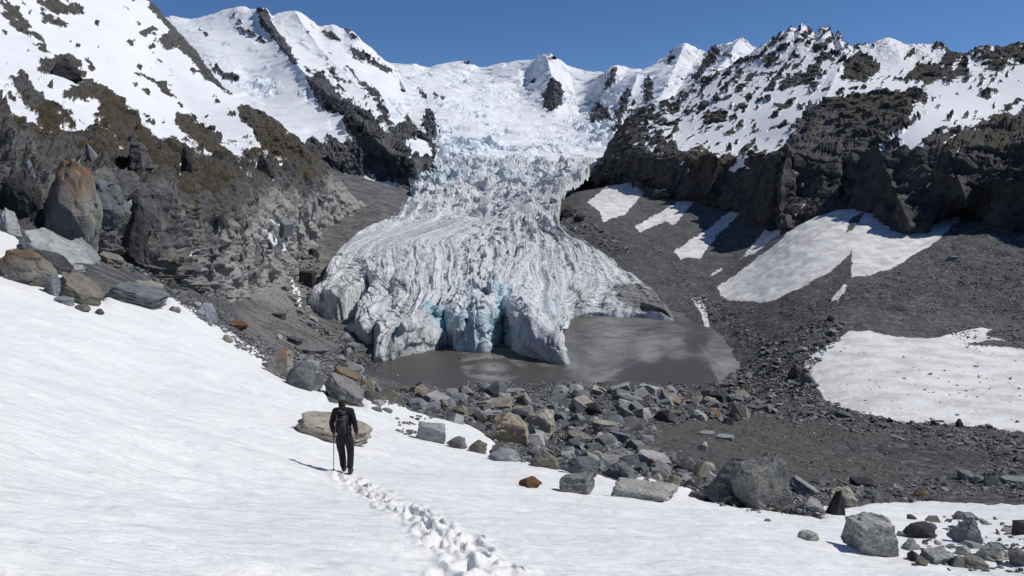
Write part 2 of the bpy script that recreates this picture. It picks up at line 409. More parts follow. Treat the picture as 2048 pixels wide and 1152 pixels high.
def ground_mat():
    b = NB("gravel"); P = b.obj(); m = b.attr("mask"); ch = b.sep(m.outputs['Color']); cd = b.attr("dist").outputs['Fac']
    Q = b.n("ShaderNodeVectorMath", operation='DIVIDE'); b.l(P, Q.inputs[0])
    cc = b.n("ShaderNodeCombineXYZ"); [b.l(cd, cc.inputs[k]) for k in range(3)]; b.l(cc.outputs[0], Q.inputs[1]); QP = Q.outputs[0]
    n1 = b.noise(P, .09, 8, .66); n2 = b.noise(P, 1.1, 6, .7); v = b.voro(P, 1.5); vc = b.sep(b.voro(P, 1.5, out='Color'))[0]
    v2 = b.voro(P, .55); vc2 = b.sep(b.voro(P, .55, out='Color'))[0]
    base = b.mix(b.ss(n1, .3, .7), (.078, .078, .079), (.142, .140, .136))
    base = b.mix(b.ss(n2, .35, .7, 0, .6), base, (.035, .036, .039))
    base = b.mix(b.ss(vc, .72, 1.0, 0, .55), base, (.20, .20, .195))
    base = b.mix(b.ss(vc2, .86, .95, 0, .5), base, (.23, .228, .22))
    base = b.mix(b.ss(b.math('ADD', ch[1], b.math('MULTIPLY', b.math('SUBTRACT', n1, .5), 1.2)), .42, .75, 0, .8), base, b.mix(n2, (.085, .078, .071), (.125, .116, .107)))
    base = b.mix(b.ss(b.math('ADD', ch[2], b.math('MULTIPLY', b.math('SUBTRACT', n1, .5), 1.0)), .3, .8, 0, .85), base, b.mix(n2, (.21, .205, .19), (.34, .33, .31)))
    sn = b.math('ADD', ch[0], b.math('MULTIPLY', b.math('SUBTRACT', n2, .5), .5)); sf = b.ss(sn, .46, .54)
    dirt = b.noise(b.scale(P, (.12, .12, .5)), 1.0, 6, .62)
    scol = b.mix(b.ss(dirt, .38, .68, 0, .8), (.74, .735, .73), (.50, .465, .44))
    scol = b.mix(b.ss(b.noise(P, .75, 5, .75), .60, .72, 0, .75), scol, (.30, .28, .26))
    scol = b.mix(b.ss(m.outputs['Alpha'], .45, .95, 0, .75), scol, (.40, .38, .36))
    col = b.mix(sf, base, scol)
    hr = b.math('ADD', b.math('MULTIPLY', b.math('SUBTRACT', 1.0, v), .6), b.math('ADD', n2, b.math('MULTIPLY', v2, -.8)))
    nrm = b.bump(hr, b.math('SUBTRACT', 1.0, b.math('MULTIPLY', sf, .8)), .55)
    return b.fin(col, .9, nrm, .2)
M_ground = ground_mat()
_gf = gridfaces(nr, nc); _lim = np.interp(gpx, [1100,1150,1300,1560,1700,1900,2048,2700], [300,345,375,405,375,385,420,420])
_bad = ((gpy < _lim) & (Y > 200) & (gpx > 1120)).ravel()
ground_o = mesh_np("ground", Pg, _gf[~_bad[_gf].all(1)], M_ground, attrs={"mask": mask4, "dist": D.ravel()})
tag(ground_o, kind="structure")

# ---- the near snow slope: a sheet lying on the ground
nr2, nc2 = 760, 1150
Ws = np.linspace(math.log(1.6), math.log(66), nr2); Us = np.linspace(-1.2, 1.2, nc2)
UU, WW = np.meshgrid(Us, Ws); Ysn = np.exp(WW) - CY; Xsn = UU * (Ysn + CY); Zs = ground(Xsn, Ysn)
SB = np.stack([Xsn, Ysn, Zs], -1); spx, spy = proj(SB)
wS = fbm(SB / np.maximum(Ysn, 8)[..., None] * 60, 2.2, 4, .6, 21) * 9
ssd = sdf(spx, spy, SNOW_MAIN) + wS * .9
ssd = np.where((Ysn < 60) & (spy > 380), ssd, -60); ssd = np.where((spx > 1550) & (spy < 1000), -60, ssd)
ssd = np.where(Ysn < 3.0, 60, ssd)
thick = np.where(ssd > 0, .24 * (1 - np.exp(-np.maximum(ssd, 0) / 9)), ssd * .03) - .06
und = fbm(SB * np.array([.35, 1.0, 1.0]), 2.6, 6, .6, 41) * .30 * sstep(3, 30, ssd) + fbm(SB, .55, 3, .5, 44) * .02
suncup = fbm(SB * np.array([.4, 1.25, 1.2]), .5, 4, .55, 47) * .035 * sstep(3, 20, ssd)
# broad waves and ruts in the lower left corner
leftw = sstep(760, 300, spx) * sstep(860, 1010, spy)
und = und + leftw * fbm(SB * np.array([.3, 1.0, 1.0]), .9, 4, .55, 53) * .10
Zs2 = Zs + thick + und + suncup
# the trodden trail
TR = [(692,948),(712,965),(745,985),(790,1008),(835,1030),(875,1058),(912,1090),(945,1120),(975,1152),(1005,1190)]
tl = []
for a, c in zip(TR[:-1], TR[1:]):
    d0 = hit(a[0], a[1], off=.2)[0]; d1 = hit(c[0], c[1], off=.2)[0]; tl.append(unproj(a[0], a[1], d0)); last = unproj(c[0], c[1], d1)
tl.append(last); tl = np.array(tl); seg = np.linalg.norm(np.diff(tl[:, :2], axis=0), axis=1); cum = np.concatenate([[0], np.cumsum(seg)])
band = dline(Xsn, Ysn, [tuple(q[:2]) for q in tl])
chaos = np.exp(-(band / (.34 + .22 * sstep(16, 6, Ysn))) ** 2)
Zs2 -= chaos * .05; Zs2 += chaos * (fbm(SB, .26, 5, .66, 71) * .09 + fbm(SB, .09, 2, .5, 73) * .02)
steps = np.arange(.1, cum[-1], .31)
pr = random.Random(5)
for k, s in enumerate(steps):
    c = np.array([np.interp(s, cum, tl[:, i]) for i in (0, 1)]); e = np.array([np.interp(min(s + .2, cum[-1]), cum, tl[:, i]) for i in (0, 1)])
    t = (e - c); t /= np.linalg.norm(t) + 1e-9; nn = np.array([-t[1], t[0]])
    for rep in range(3):
        side = (1 if k % 2 else -1) if rep == 0 else pr.uniform(-1.3, 1.3)
        cc = c + nn * ((side * .12 + pr.gauss(0, .07)) * (1 + .6 * k / len(steps))) + t * pr.uniform(-.1, .1)
        dx = Xsn - cc[0]; dy = Ysn - cc[1]
        al = dx * t[0] + dy * t[1]; ac = dx * nn[0] + dy * nn[1]
        r = np.sqrt((al / pr.uniform(.16, .26)) ** 2 + (ac / pr.uniform(.08, .105)) ** 2)
        dep = pr.uniform(.045, .10) * (1 if rep == 0 else .5)
        Zs2 += -dep * (1 - sstep(.55, 1.15, r)) + .03 * np.exp(-((r - 1.45) / .3) ** 2)
def snow_z(x, y):
    """height of the finished snow sheet near a point"""
    k = np.argmin((Xsn - x) ** 2 + (Ysn - y) ** 2); return float(Zs2.ravel()[k])
def snow_mat():
    b = NB("snow"); P = b.obj()
    n1 = b.noise(b.scale(P, (.35, 1., 1.)), .9, 5, .6); n2 = b.noise(b.scale(P, (.5, 1.2, 1.2)), 4.0, 5, .6); n3 = b.noise(P, 38, 3, .6)
    col = b.mix(b.ss(n1, .35, .7, 0, .6), (.79, .785, .775), (.70, .695, .69)); col = b.mix(b.ss(b.noise(b.scale(P, (.5, 1.4, 1.4)), 2.6, 6, .65), .45, .7, 0, .22), col, (.60, .60, .61))
    col = b.mix(b.ss(b.noise(P, 3.1, 8, .8), .62, .8, 0, .25), col, (.60, .585, .57))
    nrm = b.bump(n1, .6, .4); nrm = b.bump(n2, .7, .10, nrm); nrm = b.bump(n3, .4, .012, nrm)
    b.b.inputs['Subsurface Weight'].default_value = 0.0
    return b.fin(col, .6, nrm, .25)
M_snow = snow_mat()
F = gridfaces(nr2, nc2); keep = (ssd.ravel()[F] > -6).any(1)
F = F[keep]; used = np.unique(F); rem = np.full(nr2 * nc2, -1, np.int64); rem[used] = np.arange(len(used))
snow_o = mesh_np("snow_slope", np.stack([Xsn, Ysn, Zs2], -1).reshape(-1, 3)[used], rem[F], M_snow)
tag(snow_o, kind="structure")

_Zsn = np.where(ssd > -5, Zs2, -999.0)
def _look(A, U0, W0, x, y):
    u = x / (y + CY); ww = np.log(np.maximum(y + CY, 1.3))
    a = np.clip((u - U0[0]) / (U0[1] - U0[0]), 0, len(U0) - 1.001); c = (ww - W0[0]) / (W0[1] - W0[0])
    out = (c < 0) | (c > len(W0) - 1.001); c = np.clip(c, 0, len(W0) - 1.001); i = a.astype(int); j = c.astype(int); fa = a - i; fc = c - j
    z = (A[j, i] * (1 - fa) + A[j, i + 1] * fa) * (1 - fc) + (A[j + 1, i] * (1 - fa) + A[j + 1, i + 1] * fa) * fc
    return np.where(out, -999.0, z)
def surf(x, y):
    """finished height: gravel or the snow lying on it"""
    x = np.asarray(x, float); y = np.asarray(y, float)
    return np.maximum(np.maximum(_look(Zg, Ug, Wg, x, y), _look(_Zsn, Us, Ws, x, y)), LAKE_Z)
def hit_s(px, py, dmin=3.0, dmax=600):
    px = np.atleast_1d(np.asarray(px, float)); py = np.atleast_1d(np.asarray(py, float)); q = unproj(px, py, 1.0)
    ds = np.exp(np.linspace(math.log(dmin), math.log(dmax), 520)); lo = np.full(len(px), np.nan); hi = lo.copy()
    for d0, d1 in zip(ds[:-1], ds[1:]):
        h = (q[:, 2] * d1 < surf(q[:, 0] * d1, q[:, 1] * d1)) & np.isnan(lo); lo[h] = d0; hi[h] = d1
    for _ in range(7):
        m = (lo + hi) / 2; mm = np.nan_to_num(m, nan=5.0); b = q[:, 2] * mm < surf(q[:, 0] * mm, q[:, 1] * mm); hi = np.where(b, m, hi); lo = np.where(b, lo, m)
    return hi

# ================================================================== MELTWATER LAKE
lr, lc = 260, 420
LX, LY = np.meshgrid(np.linspace(-62, 112, lc), np.linspace(178, 345, lr))
LP = np.stack([LX, LY, LX * 0 + LAKE_Z], -1); lpx, lpy = proj(LP)
sw = fbm(LP + fbm(LP, 22, 3, .5, 81)[..., None] * 26, 13, 5, .6, 83)
ang = np.hypot((lpx - 985) / 1.6, (lpy - 735) * 1.8)
ice = cover(lpx, lpy, [(1230,680,.62),(1300,640,.4),(1350,700,.6),(1420,690,.5),(1450,740,.7),(1200,740,.65),(1150,700,.42),(1130,640,.2),(1290,755,-.5),(1340,745,-.7),(1400,683,.15),(1060,755,.1),(950,725,.45),(1000,745,.5),(900,760,-.2),(820,755,-.7),(860,735,-.3),(1100,750,.2),(1400,760,-.4),(1300,700,.75)], 3.5)
ice = ice + sw * .5 + np.sin(ang / 5.2 + sw * 5) * .22 * np.exp(-(ang / 95) ** 2)
brn = np.maximum(sdf(lpx, lpy, [(1368,680),(1400,672),(1420,680),(1405,692),(1380,692)]), sdf(lpx, lpy, [(1270,745),(1300,735),(1340,742),(1360,725),(1395,722),(1420,745),(1400,768),(1330,775),(1270,762)]))
brn = sstep(-6, 5, brn + sw * 9)
crk = np.minimum(np.minimum(dline(lpx, lpy, [(1400,690),(1420,720),(1440,765)]), dline(lpx, lpy, [(1405,700),(1450,735),(1478,720)])), dline(lpx, lpy, [(1200,760),(1290,715),(1300,690)]))
def lake_mat():
    b = NB("lake_slush"); P = b.obj(); m = b.attr("mask"); ch = b.sep(m.outputs['Color'])
    n = b.noise(P, .35, 7, .7, .8); n2 = b.noise(P, 1.8, 4, .7)
    mud = b.mix(n, (.060, .055, .048), (.10, .092, .080))
    icec = b.mix(b.ss(n2, .3, .7), (.25, .245, .23), (.42, .41, .39))
    f = b.ss(b.math('ADD', ch[0], b.math('MULTIPLY', b.math('SUBTRACT', n, .5), .5)), .1, 1.05, 0, .85)
    col = b.mix(f, mud, icec)
    col = b.mix(b.math('MULTIPLY', ch[1], .85), col, (.075, .062, .045))
    col = b.mix(b.math('MULTIPLY', ch[2], .5), col, (.40, .39, .38))
    return b.fin(col, .42, b.bump(n2, .25, .15), .35)
lake_o = mesh_np("lake", LP, gridfaces(lr, lc), lake_mat(), attrs={"mask": np.stack([np.clip(ice, 0, 1), brn, np.exp(-crk / 1.2) * .6, ice * 0], -1).reshape(-1, 4)})
tag(lake_o, kind="structure")

# ================================================================== MOUNTAINS
def specks(box, n, d, seed, lo=2.0, hi=7.0, el=2.2):
    r = random.Random(seed); out = []
    for _ in range(n):
        x, y = r.uniform(box[0], box[2]), r.uniform(box[1], box[3]); L = lo + (hi - lo) * r.random() ** 2.5; W = L / r.uniform(1.2, el)
        out.append([(x + d[0] * L * math.cos(a) * q - d[1] * W * math.sin(a) * q, y + d[1] * L * math.cos(a) * q + d[0] * W * math.sin(a) * q) for a in np.linspace(0, 5.4, 7) for q in (r.uniform(.7, 1.2),)])
    return out
def mountain(name, rows, nc, nr, mat, wl, amp, snowpts, spolys=(), rpolys=(), brownpts=None, lightpts=None, bluepolys=(), spurs=(), index=False, grain=(1, 1, 1), snow_amp=.35, seed=0, thr=9.0, facw=(1.0, .45, .2), fz=.55, allsmooth=False, snowdisp=.16, rowt=None, soft=0, crest=0.0, nblur=9, ledge=0.0, dirpx=None, diramp=0.0, dirL=(13, 70), bigsnow=0.0, foot=0.0):
    P, px, py = loft(rows, nc, nr, spurs, index, rowt)
    N = gnormal(P); c = -P; sgn = np.sign(np.median((N * c).sum(-1))); N = N * (sgn if sgn else 1)
    G = P * np.array(grain)
    n = fbm(G, wl * 3, 7, .66, seed + 1); nwarp = fbm(P, wl * 2.2, 5, .6, seed + 9)
    s = cover(px, py, snowpts, 3.2) + n * snow_amp + nwarp * snow_amp * .6
    rib = 0
    if dirpx is not None:
        a_ = px * dirpx[1] - py * dirpx[0]; b_ = px * dirpx[0] + py * dirpx[1]
        Q_ = np.stack([a_ / dirL[0] + nwarp * 1.1, b_ / dirL[1] + nwarp * .3, px * 0 + seed], -1)
        rib = fbm(Q_, 1.0, 4, .56, seed + 61); s = s + diramp * rib
    for pl in spolys: s = np.maximum(s, .5 + (sdf(px, py, pl) + nwarp * thr + (rib * thr * 1.2 if diramp else 0)) / 9)
    for pl in rpolys: s = np.minimum(s, .5 - (sdf(px, py, pl) + nwarp * thr + n * thr * .6 - (rib * thr * 1.2 if diramp else 0)) / 9)
    s = np.clip(s, 0, 1)
    bl = np.zeros(px.shape)
    for pl, k in bluepolys: bl = np.maximum(bl, k * sstep(-10, 14, sdf(px, py, pl) + nwarp * 16))
    Gf = P * np.array([1, 1, fz])
    h = fbm(P, wl * 5, 4, .5, seed + 5, ridged=True) * .9
    f = facet(Gf, wl * 2.2, seed, soft=soft) * facw[0] + facet(Gf, wl * .9, seed + 3, soft=soft) * facw[1] + facet(Gf, wl * .4, seed + 5, soft=soft) * facw[2]
    rockh = h * .7 + f * 1.1 + fbm(P, wl * .9, 4, .55, seed + 7) * (.10 if ledge else .35)
    if ledge:
        q = (P[..., 2] + fbm(P, 70, 3, .5, seed + 51) * 16 + P[..., 0] * .12) / 9.0; q = q - np.floor(q); rockh = rockh + ledge * (.5 - q) * sstep(0, .12, q) * .8
    snowh = fbm(G, wl * 4, 5, .5, seed + 15) * .7 + fbm(G, wl * 7, 4, .5, seed + 17, ridged=True) * .6
    k = sstep(.35, .65, s)
    if diramp: rockh = rockh - rib * 1.1
    if bigsnow: snowh = snowh + bigsnow * (facet(P * np.array([1, 1, 1.3]), wl * 8, seed + 71, soft=45) + .4 * facet(P * np.array([1, 1, 1.5]), wl * 3.5, seed + 73, soft=30))
    disp = amp * (rockh * (1 - k) + (snowh * snowdisp + .05) * k)
    if bluepolys:
        patch = sstep(-.12, .22, fbm(P * np.array([.6, .6, 1.8]), wl * 10, 3, .5, seed + 27))
        ser = facet(P * np.array([.7, .8, 1.8]), wl * 2.6, seed + 21, soft=45) * 1.9 + fbm(P * np.array([.4, .5, 1.8]), wl * 2.0, 5, .55, seed + 23, ridged=True) * .8 + facet(P, wl * .7, seed + 25, soft=40) * .6
        disp = disp + amp * bl * ser * (.12 + .85 * patch) * k
        bl = bl * (.2 + .8 * patch)
    if foot: disp = disp * sstep(foot * .45, foot, np.linspace(0, 1, nr))[:, None]
    N = blur(N, nblur); N /= np.linalg.norm(N, axis=-1, keepdims=True) + 1e-9
    P2 = P + N * disp[..., None]
    if crest:
        row = sstep(.74, .86, np.linspace(0, 1, nr))[:, None]
        P2[..., 2] += row * crest * (fbm(P, wl * 1.6, 5, .65, seed + 33, ridged=True) + .1)
    br = cover(px, py, brownpts) if brownpts else np.zeros(px.shape)
    li = cover(px, py, lightpts) if lightpts else np.zeros(px.shape)
    Fq = gridfaces(nr, nc)
    sm = (k.ravel()[Fq].mean(1) > .5)
    if allsmooth: sm = sm | True
    if bluepolys: sm = sm & (bl.ravel()[Fq].mean(1) < .35)
    o = mesh_np(name, P2, Fq, mat, smooth=sm, attrs={"mask": np.stack([s, br, li, np.clip(bl * .75 * np.clip(.55 + (n + nwarp) * .9, 0, 1), 0, 1)], -1).reshape(-1, 4)})
    return tag(o, kind="structure"), P2, px, py

M_left = mountain_mat("left_rock", 5.0, (.070, .070, .073), (.155, .152, .147), (.085, .067, .042), (.38, .37, .35))
M_right = mountain_mat("right_rock", 9.0, (.046, .045, .048), (.105, .10, .098), (.095, .080, .056), (.20, .19, .175), snow=(.74, .75, .77), bmp=.17)
M_far = mountain_mat("far_rock", 16.0, (.075, .077, .088), (.15, .148, .152), (.10, .085, .06), (.24, .24, .25), snow=(.74, .755, .78))

# ---- left hillside
L_rows = [
 [(-700,560,34),(-300,540,38),(0,520,44),(150,560,54),(350,610,112),(430,630,172),(510,620,262),(570,600,342),(610,560,422),(650,500,505),(700,465,565),(780,450,650)],
 [(-700,380,36),(-300,400,40),(0,450,46),(150,500,56),(350,555,114),(420,590,175),(500,575,265),(560,555,345),(600,520,424),(645,470,505),(700,430,565),(762,418,652)],
 [(-700,200,55),(-300,250,60),(0,340,70),(150,385,86),(300,420,122),(420,430,195),(490,425,285),(560,410,365),(610,390,445),(650,370,525),(690,385,575),(712,412,640)],
 [(-700,90,120),(-300,150,130),(0,262,142),(150,300,172),(300,335,222),(420,345,305),(500,338,385),(560,325,465),(610,318,525),(650,340,565),(685,382,595),(706,411,642)],
 [(-700,20,200),(-300,70,220),(0,205,242),(150,225,302),(280,260,382),(380,280,452),(460,292,522),(530,285,562),(580,284,592),(630,326,602),(680,379,612),(701,410,650)],
 [(-700,-100,340),(-300,-20,380),(0,105,420),(120,130,480),(230,180,540),(330,225,600),(400,245,640),(480,240,660),(560,264,650),(620,320,620),(675,374,622),(699,409,652)],
 [(-700,-300,560),(-300,-180,600),(0,-20,650),(120,40,720),(230,90,760),(300,130,800),(370,150,820),(440,190,800),(520,228,760),(600,292,680),(665,364,640),(698,408,655)],
 [(-700,-500,860),(-300,-350,900),(0,-250,950),(120,-100,1000),(230,-40,1020),(286,-5,1020),(340,50,1000),(385,105,960),(450,182,880),(515,222,780),(600,289,690),(664,362,646),(697,407,657)],
 [(-700,-450,1100),(-300,-300,1150),(0,-200,1200),(120,-50,1250),(230,30,1250),(286,60,1250),(340,120,1200),(385,175,1150),(450,242,1050),(515,272,950),(600,329,850),(664,392,780),(697,427,760)]]
left_o, LPt, _, _ = mountain("left_hillside", L_rows, 1300, 760, M_left, 6.0, 2.4,
  [(0,60,1.2),(100,20,1.0),(200,100,1.3),(300,200,1.2),(200,60,1.3),(380,200,1.3),(430,260,1.2),(480,290,.8),(330,170,1.3),(60,100,1.3),(0,110,1.2),(60,210,.75),(110,150,.8),(160,200,.7),(180,230,.9),(330,260,1.0),(390,310,.42),(330,290,.38),(450,330,.36),(240,260,.45),
   (0,230,.38),(100,260,.34),(200,280,.28),(0,300,.0),(100,340,.0),(200,330,.05),(300,330,.1),(400,370,.08),(500,340,.3),(560,300,.32),(600,340,.08),(550,380,.05),(660,400,-.2),(620,420,-.2),(500,440,-.1),(400,450,-.1),(300,450,-.2),(200,420,-.2),(50,400,-.2),(0,460,-.2),(420,530,-.3),(550,520,-.3),(640,380,-.1),(-300,60,1),(-300,300,.1),(-300,0,1)],
  spolys=[[(100,60),(160,50),(240,90),(330,150),(400,170),(440,200),(500,260),(470,290),(440,262),(455,300),(440,290),(400,250),(300,200),(250,230),(180,150),(100,110)],
          [(0,100),(70,100),(140,150),(160,180),(190,190),(190,240),(150,240),(130,210),(60,150),(0,160)],[(0,185),(20,200),(60,225),(75,238),(45,235),(0,205)],[(95,255),(130,262),(140,280),(125,270)],
          [(130,336),(160,350),(180,355),(150,362)],[(515,455),(545,470),(575,495),(550,502),(530,490)],[(325,260),(350,258),(385,280),(370,285),(340,270)],[(415,278),(450,285),(450,300),(430,290)],
          [(540,440),(560,452),(545,450)],[(345,485),(385,498),(360,525),(350,520)],[(296,520),(345,545),(340,552),(310,535)]],
  rpolys=[[(290,-20),(325,30),(360,60),(390,90),(420,140),(470,185),(488,200),(470,200),(440,180),(410,160),(385,120),(355,95),(330,100),(320,75),(345,60),(300,20)],
          [(400,90),(425,110),(460,155),(480,190),(450,185),(425,160),(405,130)],[(80,18),(100,35),(138,50),(120,57),(85,45)],[(60,0),(110,0),(165,15),(170,28),(130,30),(90,20)],[(0,0),(30,15),(55,50),(70,75),(40,55),(10,20)],
          [(72,140),(100,115),(120,113),(150,140),(170,155),(140,155),(95,152)],[(20,155),(45,150),(75,185),(105,230),(60,230),(30,190)],[(125,185),(180,155),(200,175),(200,205),(150,205),(125,200)],[(190,165),(240,200),(260,230),(330,290),(420,330),(330,330),(240,290),(195,240)],
          [(288,62),(305,52),(312,60),(300,68),(280,68)],[(292,85),(312,76),(315,95),(300,102)],[(270,148),(295,155),(330,175),(350,198),(335,190),(300,165)],[(355,220),(440,270),(460,330),(400,300),(350,250)],[(475,200),(520,225),(600,290),(640,330),(600,330),(520,290),(480,240)],
          [(0,30),(20,30),(55,60),(95,90),(60,75),(20,50)],[(50,80),(80,95),(105,112),(75,100)]] + specks((0, 0, 320, 130), 26, (.74, .67), 5) + specks((140, 120, 480, 280), 55, (.74, .67), 6, 2, 8) + specks((0, 120, 200, 240), 18, (.74, .67), 8, 2, 9),
  brownpts=[(0,230,.6),(100,250,.85),(230,220,.75),(200,280,.7),(100,310,.45),(300,330,.75),(400,330,.6),(250,360,.75),(330,350,.8),(420,370,.85),(500,330,.6),(560,300,.7),(600,340,.6),(460,400,.4),(400,420,.5),(550,400,.1),(650,400,0),(500,470,0),(400,80,.2),(300,420,0),(150,420,0),(0,400,.1),(60,350,.3),(450,500,0),(600,460,0),(60,190,.3),(160,190,.5)],
  lightpts=[(600,440,.9),(660,410,.75),(560,430,.7),(500,480,.85),(520,540,.95),(450,460,.6),(400,500,.55),(470,430,.5),(560,500,.9),(300,450,.3),(150,430,.35),(50,350,.3),(300,300,.0),(500,330,0),(200,200,.1),(400,100,.1),(600,360,.15),(620,500,.9),(450,400,.1)],
  spurs=[([(60,75),(130,150),(200,180),(280,240),(330,290)],14,18),([(290,0),(400,90),(480,190)],10,30),([(500,340),(600,340),(690,400)],14,10)],
  index=True, grain=(1, .6, 1.3), seed=2, snow_amp=.5, snowdisp=.3, soft=30, allsmooth=True, dirpx=(.74, .67), diramp=.75, dirL=(11, 46), bigsnow=.8)

# ---- far left snow mountain
C_rows = [
 [(380,480,760),(480,470,770),(560,450,780),(640,440,790),(700,440,800),(760,425,810),(820,415,830),(880,400,900)],
 [(380,400,800),(480,390,820),(560,375,850),(640,365,870),(700,372,860),(760,362,870),(812,352,890),(860,350,960)],
 [(380,300,950),(480,290,980),(560,285,1000),(640,290,1010),(700,290,1000),(760,280,1020),(815,300,1010),(870,300,1080)],
 [(350,220,1300),(460,215,1320),(540,225,1330),(620,225,1300),(690,232,1250),(745,235,1280),(800,245,1400),(826,250,1700)],
 [(330,140,1700),(420,130,1720),(500,140,1720),(580,130,1700),(660,160,1600),(730,180,1600),(772,190,1700),(802,201,1950),(807,205,2600)],
 [(310,80,2100),(390,70,2100),(470,75,2080),(560,80,2050),(630,100,2000),(690,115,2000),(745,140,2050),(793,160,2250),(798,164,2800)],
 [(290,45,2400),(340,36,2400),(380,41,2400),(420,33,2380),(455,23,2360),(482,16,2350),(505,21,2350),(530,20,2340),(545,36,2340),(560,30,2340),(590,25,2340),(622,45,2330),(640,56,2330),(665,52,2320),(690,63,2310),(705,66,2300),(722,85,2290),(742,100,2280),(762,118,2280),(790,138,2300),(794,142,2900)],
 [(290,110,2800),(420,100,2800),(560,100,2800),(700,130,2700),(790,200,2700),(830,210,2700)]]
far_l, _, _, _ = mountain("snow_mountain", C_rows, 620, 460, M_far, 16, 5.5,
  [(400,80,1.1),(450,80,1.2),(500,60,1.0),(520,120,1.1),(600,80,.9),(650,80,1.),(700,80,.75),(720,100,.7),(560,180,1.2),(600,210,1.0),(660,240,1.2),(560,250,1.2),(600,280,.9),(700,260,.9),(640,320,.1),(700,310,-.2),(750,330,-.3),(800,320,-.3),(720,200,.8),(760,230,.7),(660,350,0),(650,180,.5),(760,170,1.0),(800,200,1),(850,250,.5),(700,410,-.4),(800,400,-.4),(820,350,-.3)],
  spolys=[[(665,352),(700,350),(730,350),(760,362),(806,368),(790,385),(730,393),(690,390),(668,375)],[(800,280),(835,275),(860,290),(865,315),(815,320)],[(495,240),(560,230),(640,250),(655,285),(600,290),(540,280)],[(640,190),(700,240),(720,240),(700,200),(660,170)]],
  rpolys=[[(515,20),(530,22),(555,65),(580,100),(600,130),(590,132),(560,100),(540,70),(525,50)],[(605,130),(630,160),(655,195),(690,220),(740,290),(720,290),(700,240),(655,210),(620,170)],[(625,180),(650,165),(690,205),(720,235),(735,255),(700,240),(680,232),(640,215)],
          [(690,225),(710,205),(745,250),(790,280),(820,310),(820,350),(740,330),(690,260)],[(612,290),(640,285),(700,290),(760,290),(815,300),(830,370),(760,360),(700,345),(640,345),(615,320)],[(790,262),(800,245),(850,220),(868,232),(870,270),(885,290),(850,285),(830,278),(800,282)],
          [(705,108),(725,105),(750,125),(782,140),(788,148),(760,140),(730,120)],[(642,62),(665,68),(680,82),(660,80)],[(700,140),(725,165),(756,190),(750,200),(720,180)],[(380,45),(395,55),(415,75),(400,60)],[(470,55),(500,58),(530,85),(505,75)],[(420,130),(480,158),(465,165),(430,150)],[(850,285),(872,290),(880,302),(865,305)]],
  brownpts=[(640,320,.3),(750,330,.2),(600,180,0)], lightpts=[(660,330,.2),(750,400,.5),(650,400,.4),(700,320,.1),(700,100,.3)],
  bluepolys=[([(410,110),(450,120),(520,150),(560,180),(545,200),(500,190),(460,170),(430,150)],.8),([(640,150),(680,140),(700,180),(660,180)],.5),([(740,200),(800,190),(870,210),(850,240),(780,245)],.7)],
  spurs=[([(515,20),(560,90),(620,160),(700,230),(760,290),(815,330)],16,90),([(700,66),(750,130),(790,150)],12,60),([(590,25),(640,100),(720,180),(755,200)],12,50)], seed=40, snow_amp=.7, snowdisp=.38, crest=4, dirpx=(.6, .8), diramp=.8, dirL=(11, 60), bigsnow=2.0)

# ---- headwall, upper icefall and the distant right-hand peaks
D_rows = [
 [(640,430,930),(800,420,930),(900,415,930),(1000,410,930),(1100,405,930),(1200,400,930),(1300,400,950),(1450,400,1000),(1600,400,1100)],
 [(640,345,1080),(800,340,1080),(900,332,1080),(1000,328,1090),(1100,328,1100),(1200,330,1100),(1300,330,1150),(1450,330,1200),(1600,330,1300)],
 [(650,320,1200),(800,310,1200),(900,300,1200),(1000,296,1220),(1100,300,1240),(1200,305,1260),(1300,300,1300),(1450,300,1300),(1600,300,1400)],
 [(680,280,1450),(800,270,1450),(880,262,1450),(960,262,1500),(1040,268,1600),(1120,275,1650),(1200,280,1600),(1300,270,1500),(1450,260,1500),(1620,260,1600)],
 [(700,230,1900),(800,225,1900),(880,225,1900),(960,232,2000),(1040,245,2150),(1120,255,2150),(1200,250,2000),(1280,230,1800),(1400,210,1750),(1620,210,1800)],
 [(700,180,2600),(790,180,2600),(880,185,2600),(960,195,2700),(1040,205,2750),(1110,205,2650),(1180,210,2650),(1250,195,2300),(1350,165,2150),(1450,150,2150),(1640,170,2200)],
 [(700,150,3000),(790,150,3000),(880,155,3050),(960,160,3100),(1040,160,3100),(1095,150,3000),(1160,170,3000),(1230,160,2650),(1330,135,2500),(1410,130,2450),(1470,110,2400),(1540,120,2450),(1650,150,2500)],
 [(700,128,3300),(780,131,3300),(830,131,3300),(862,136,3300),(885,130,3300),(920,126,3300),(940,131,3300),(972,136,3300),(1010,128,3280),(1060,120,3250),(1085,116,3200),(1100,114,3180),(1112,119,3180),(1140,134,3180),(1175,145,3200),(1212,148,3200),(1228,137,2900),(1238,136,2880),(1262,143,2900),(1290,144,2900),(1320,124,2800),(1350,103,2720),(1370,90,2700),(1385,96,2700),(1400,101,2700),(1418,110,2680),(1430,97,2650),(1452,92,2620),(1466,88,2600),(1480,77,2600),(1492,85,2600),(1505,96,2600),(1525,103,2600),(1560,130,2650),(1650,180,2700)],
 [(700,200,3800),(900,200,3800),(1100,200,3800),(1210,210,3800),(1300,210,3600),(1480,160,3300),(1650,230,3300)]]
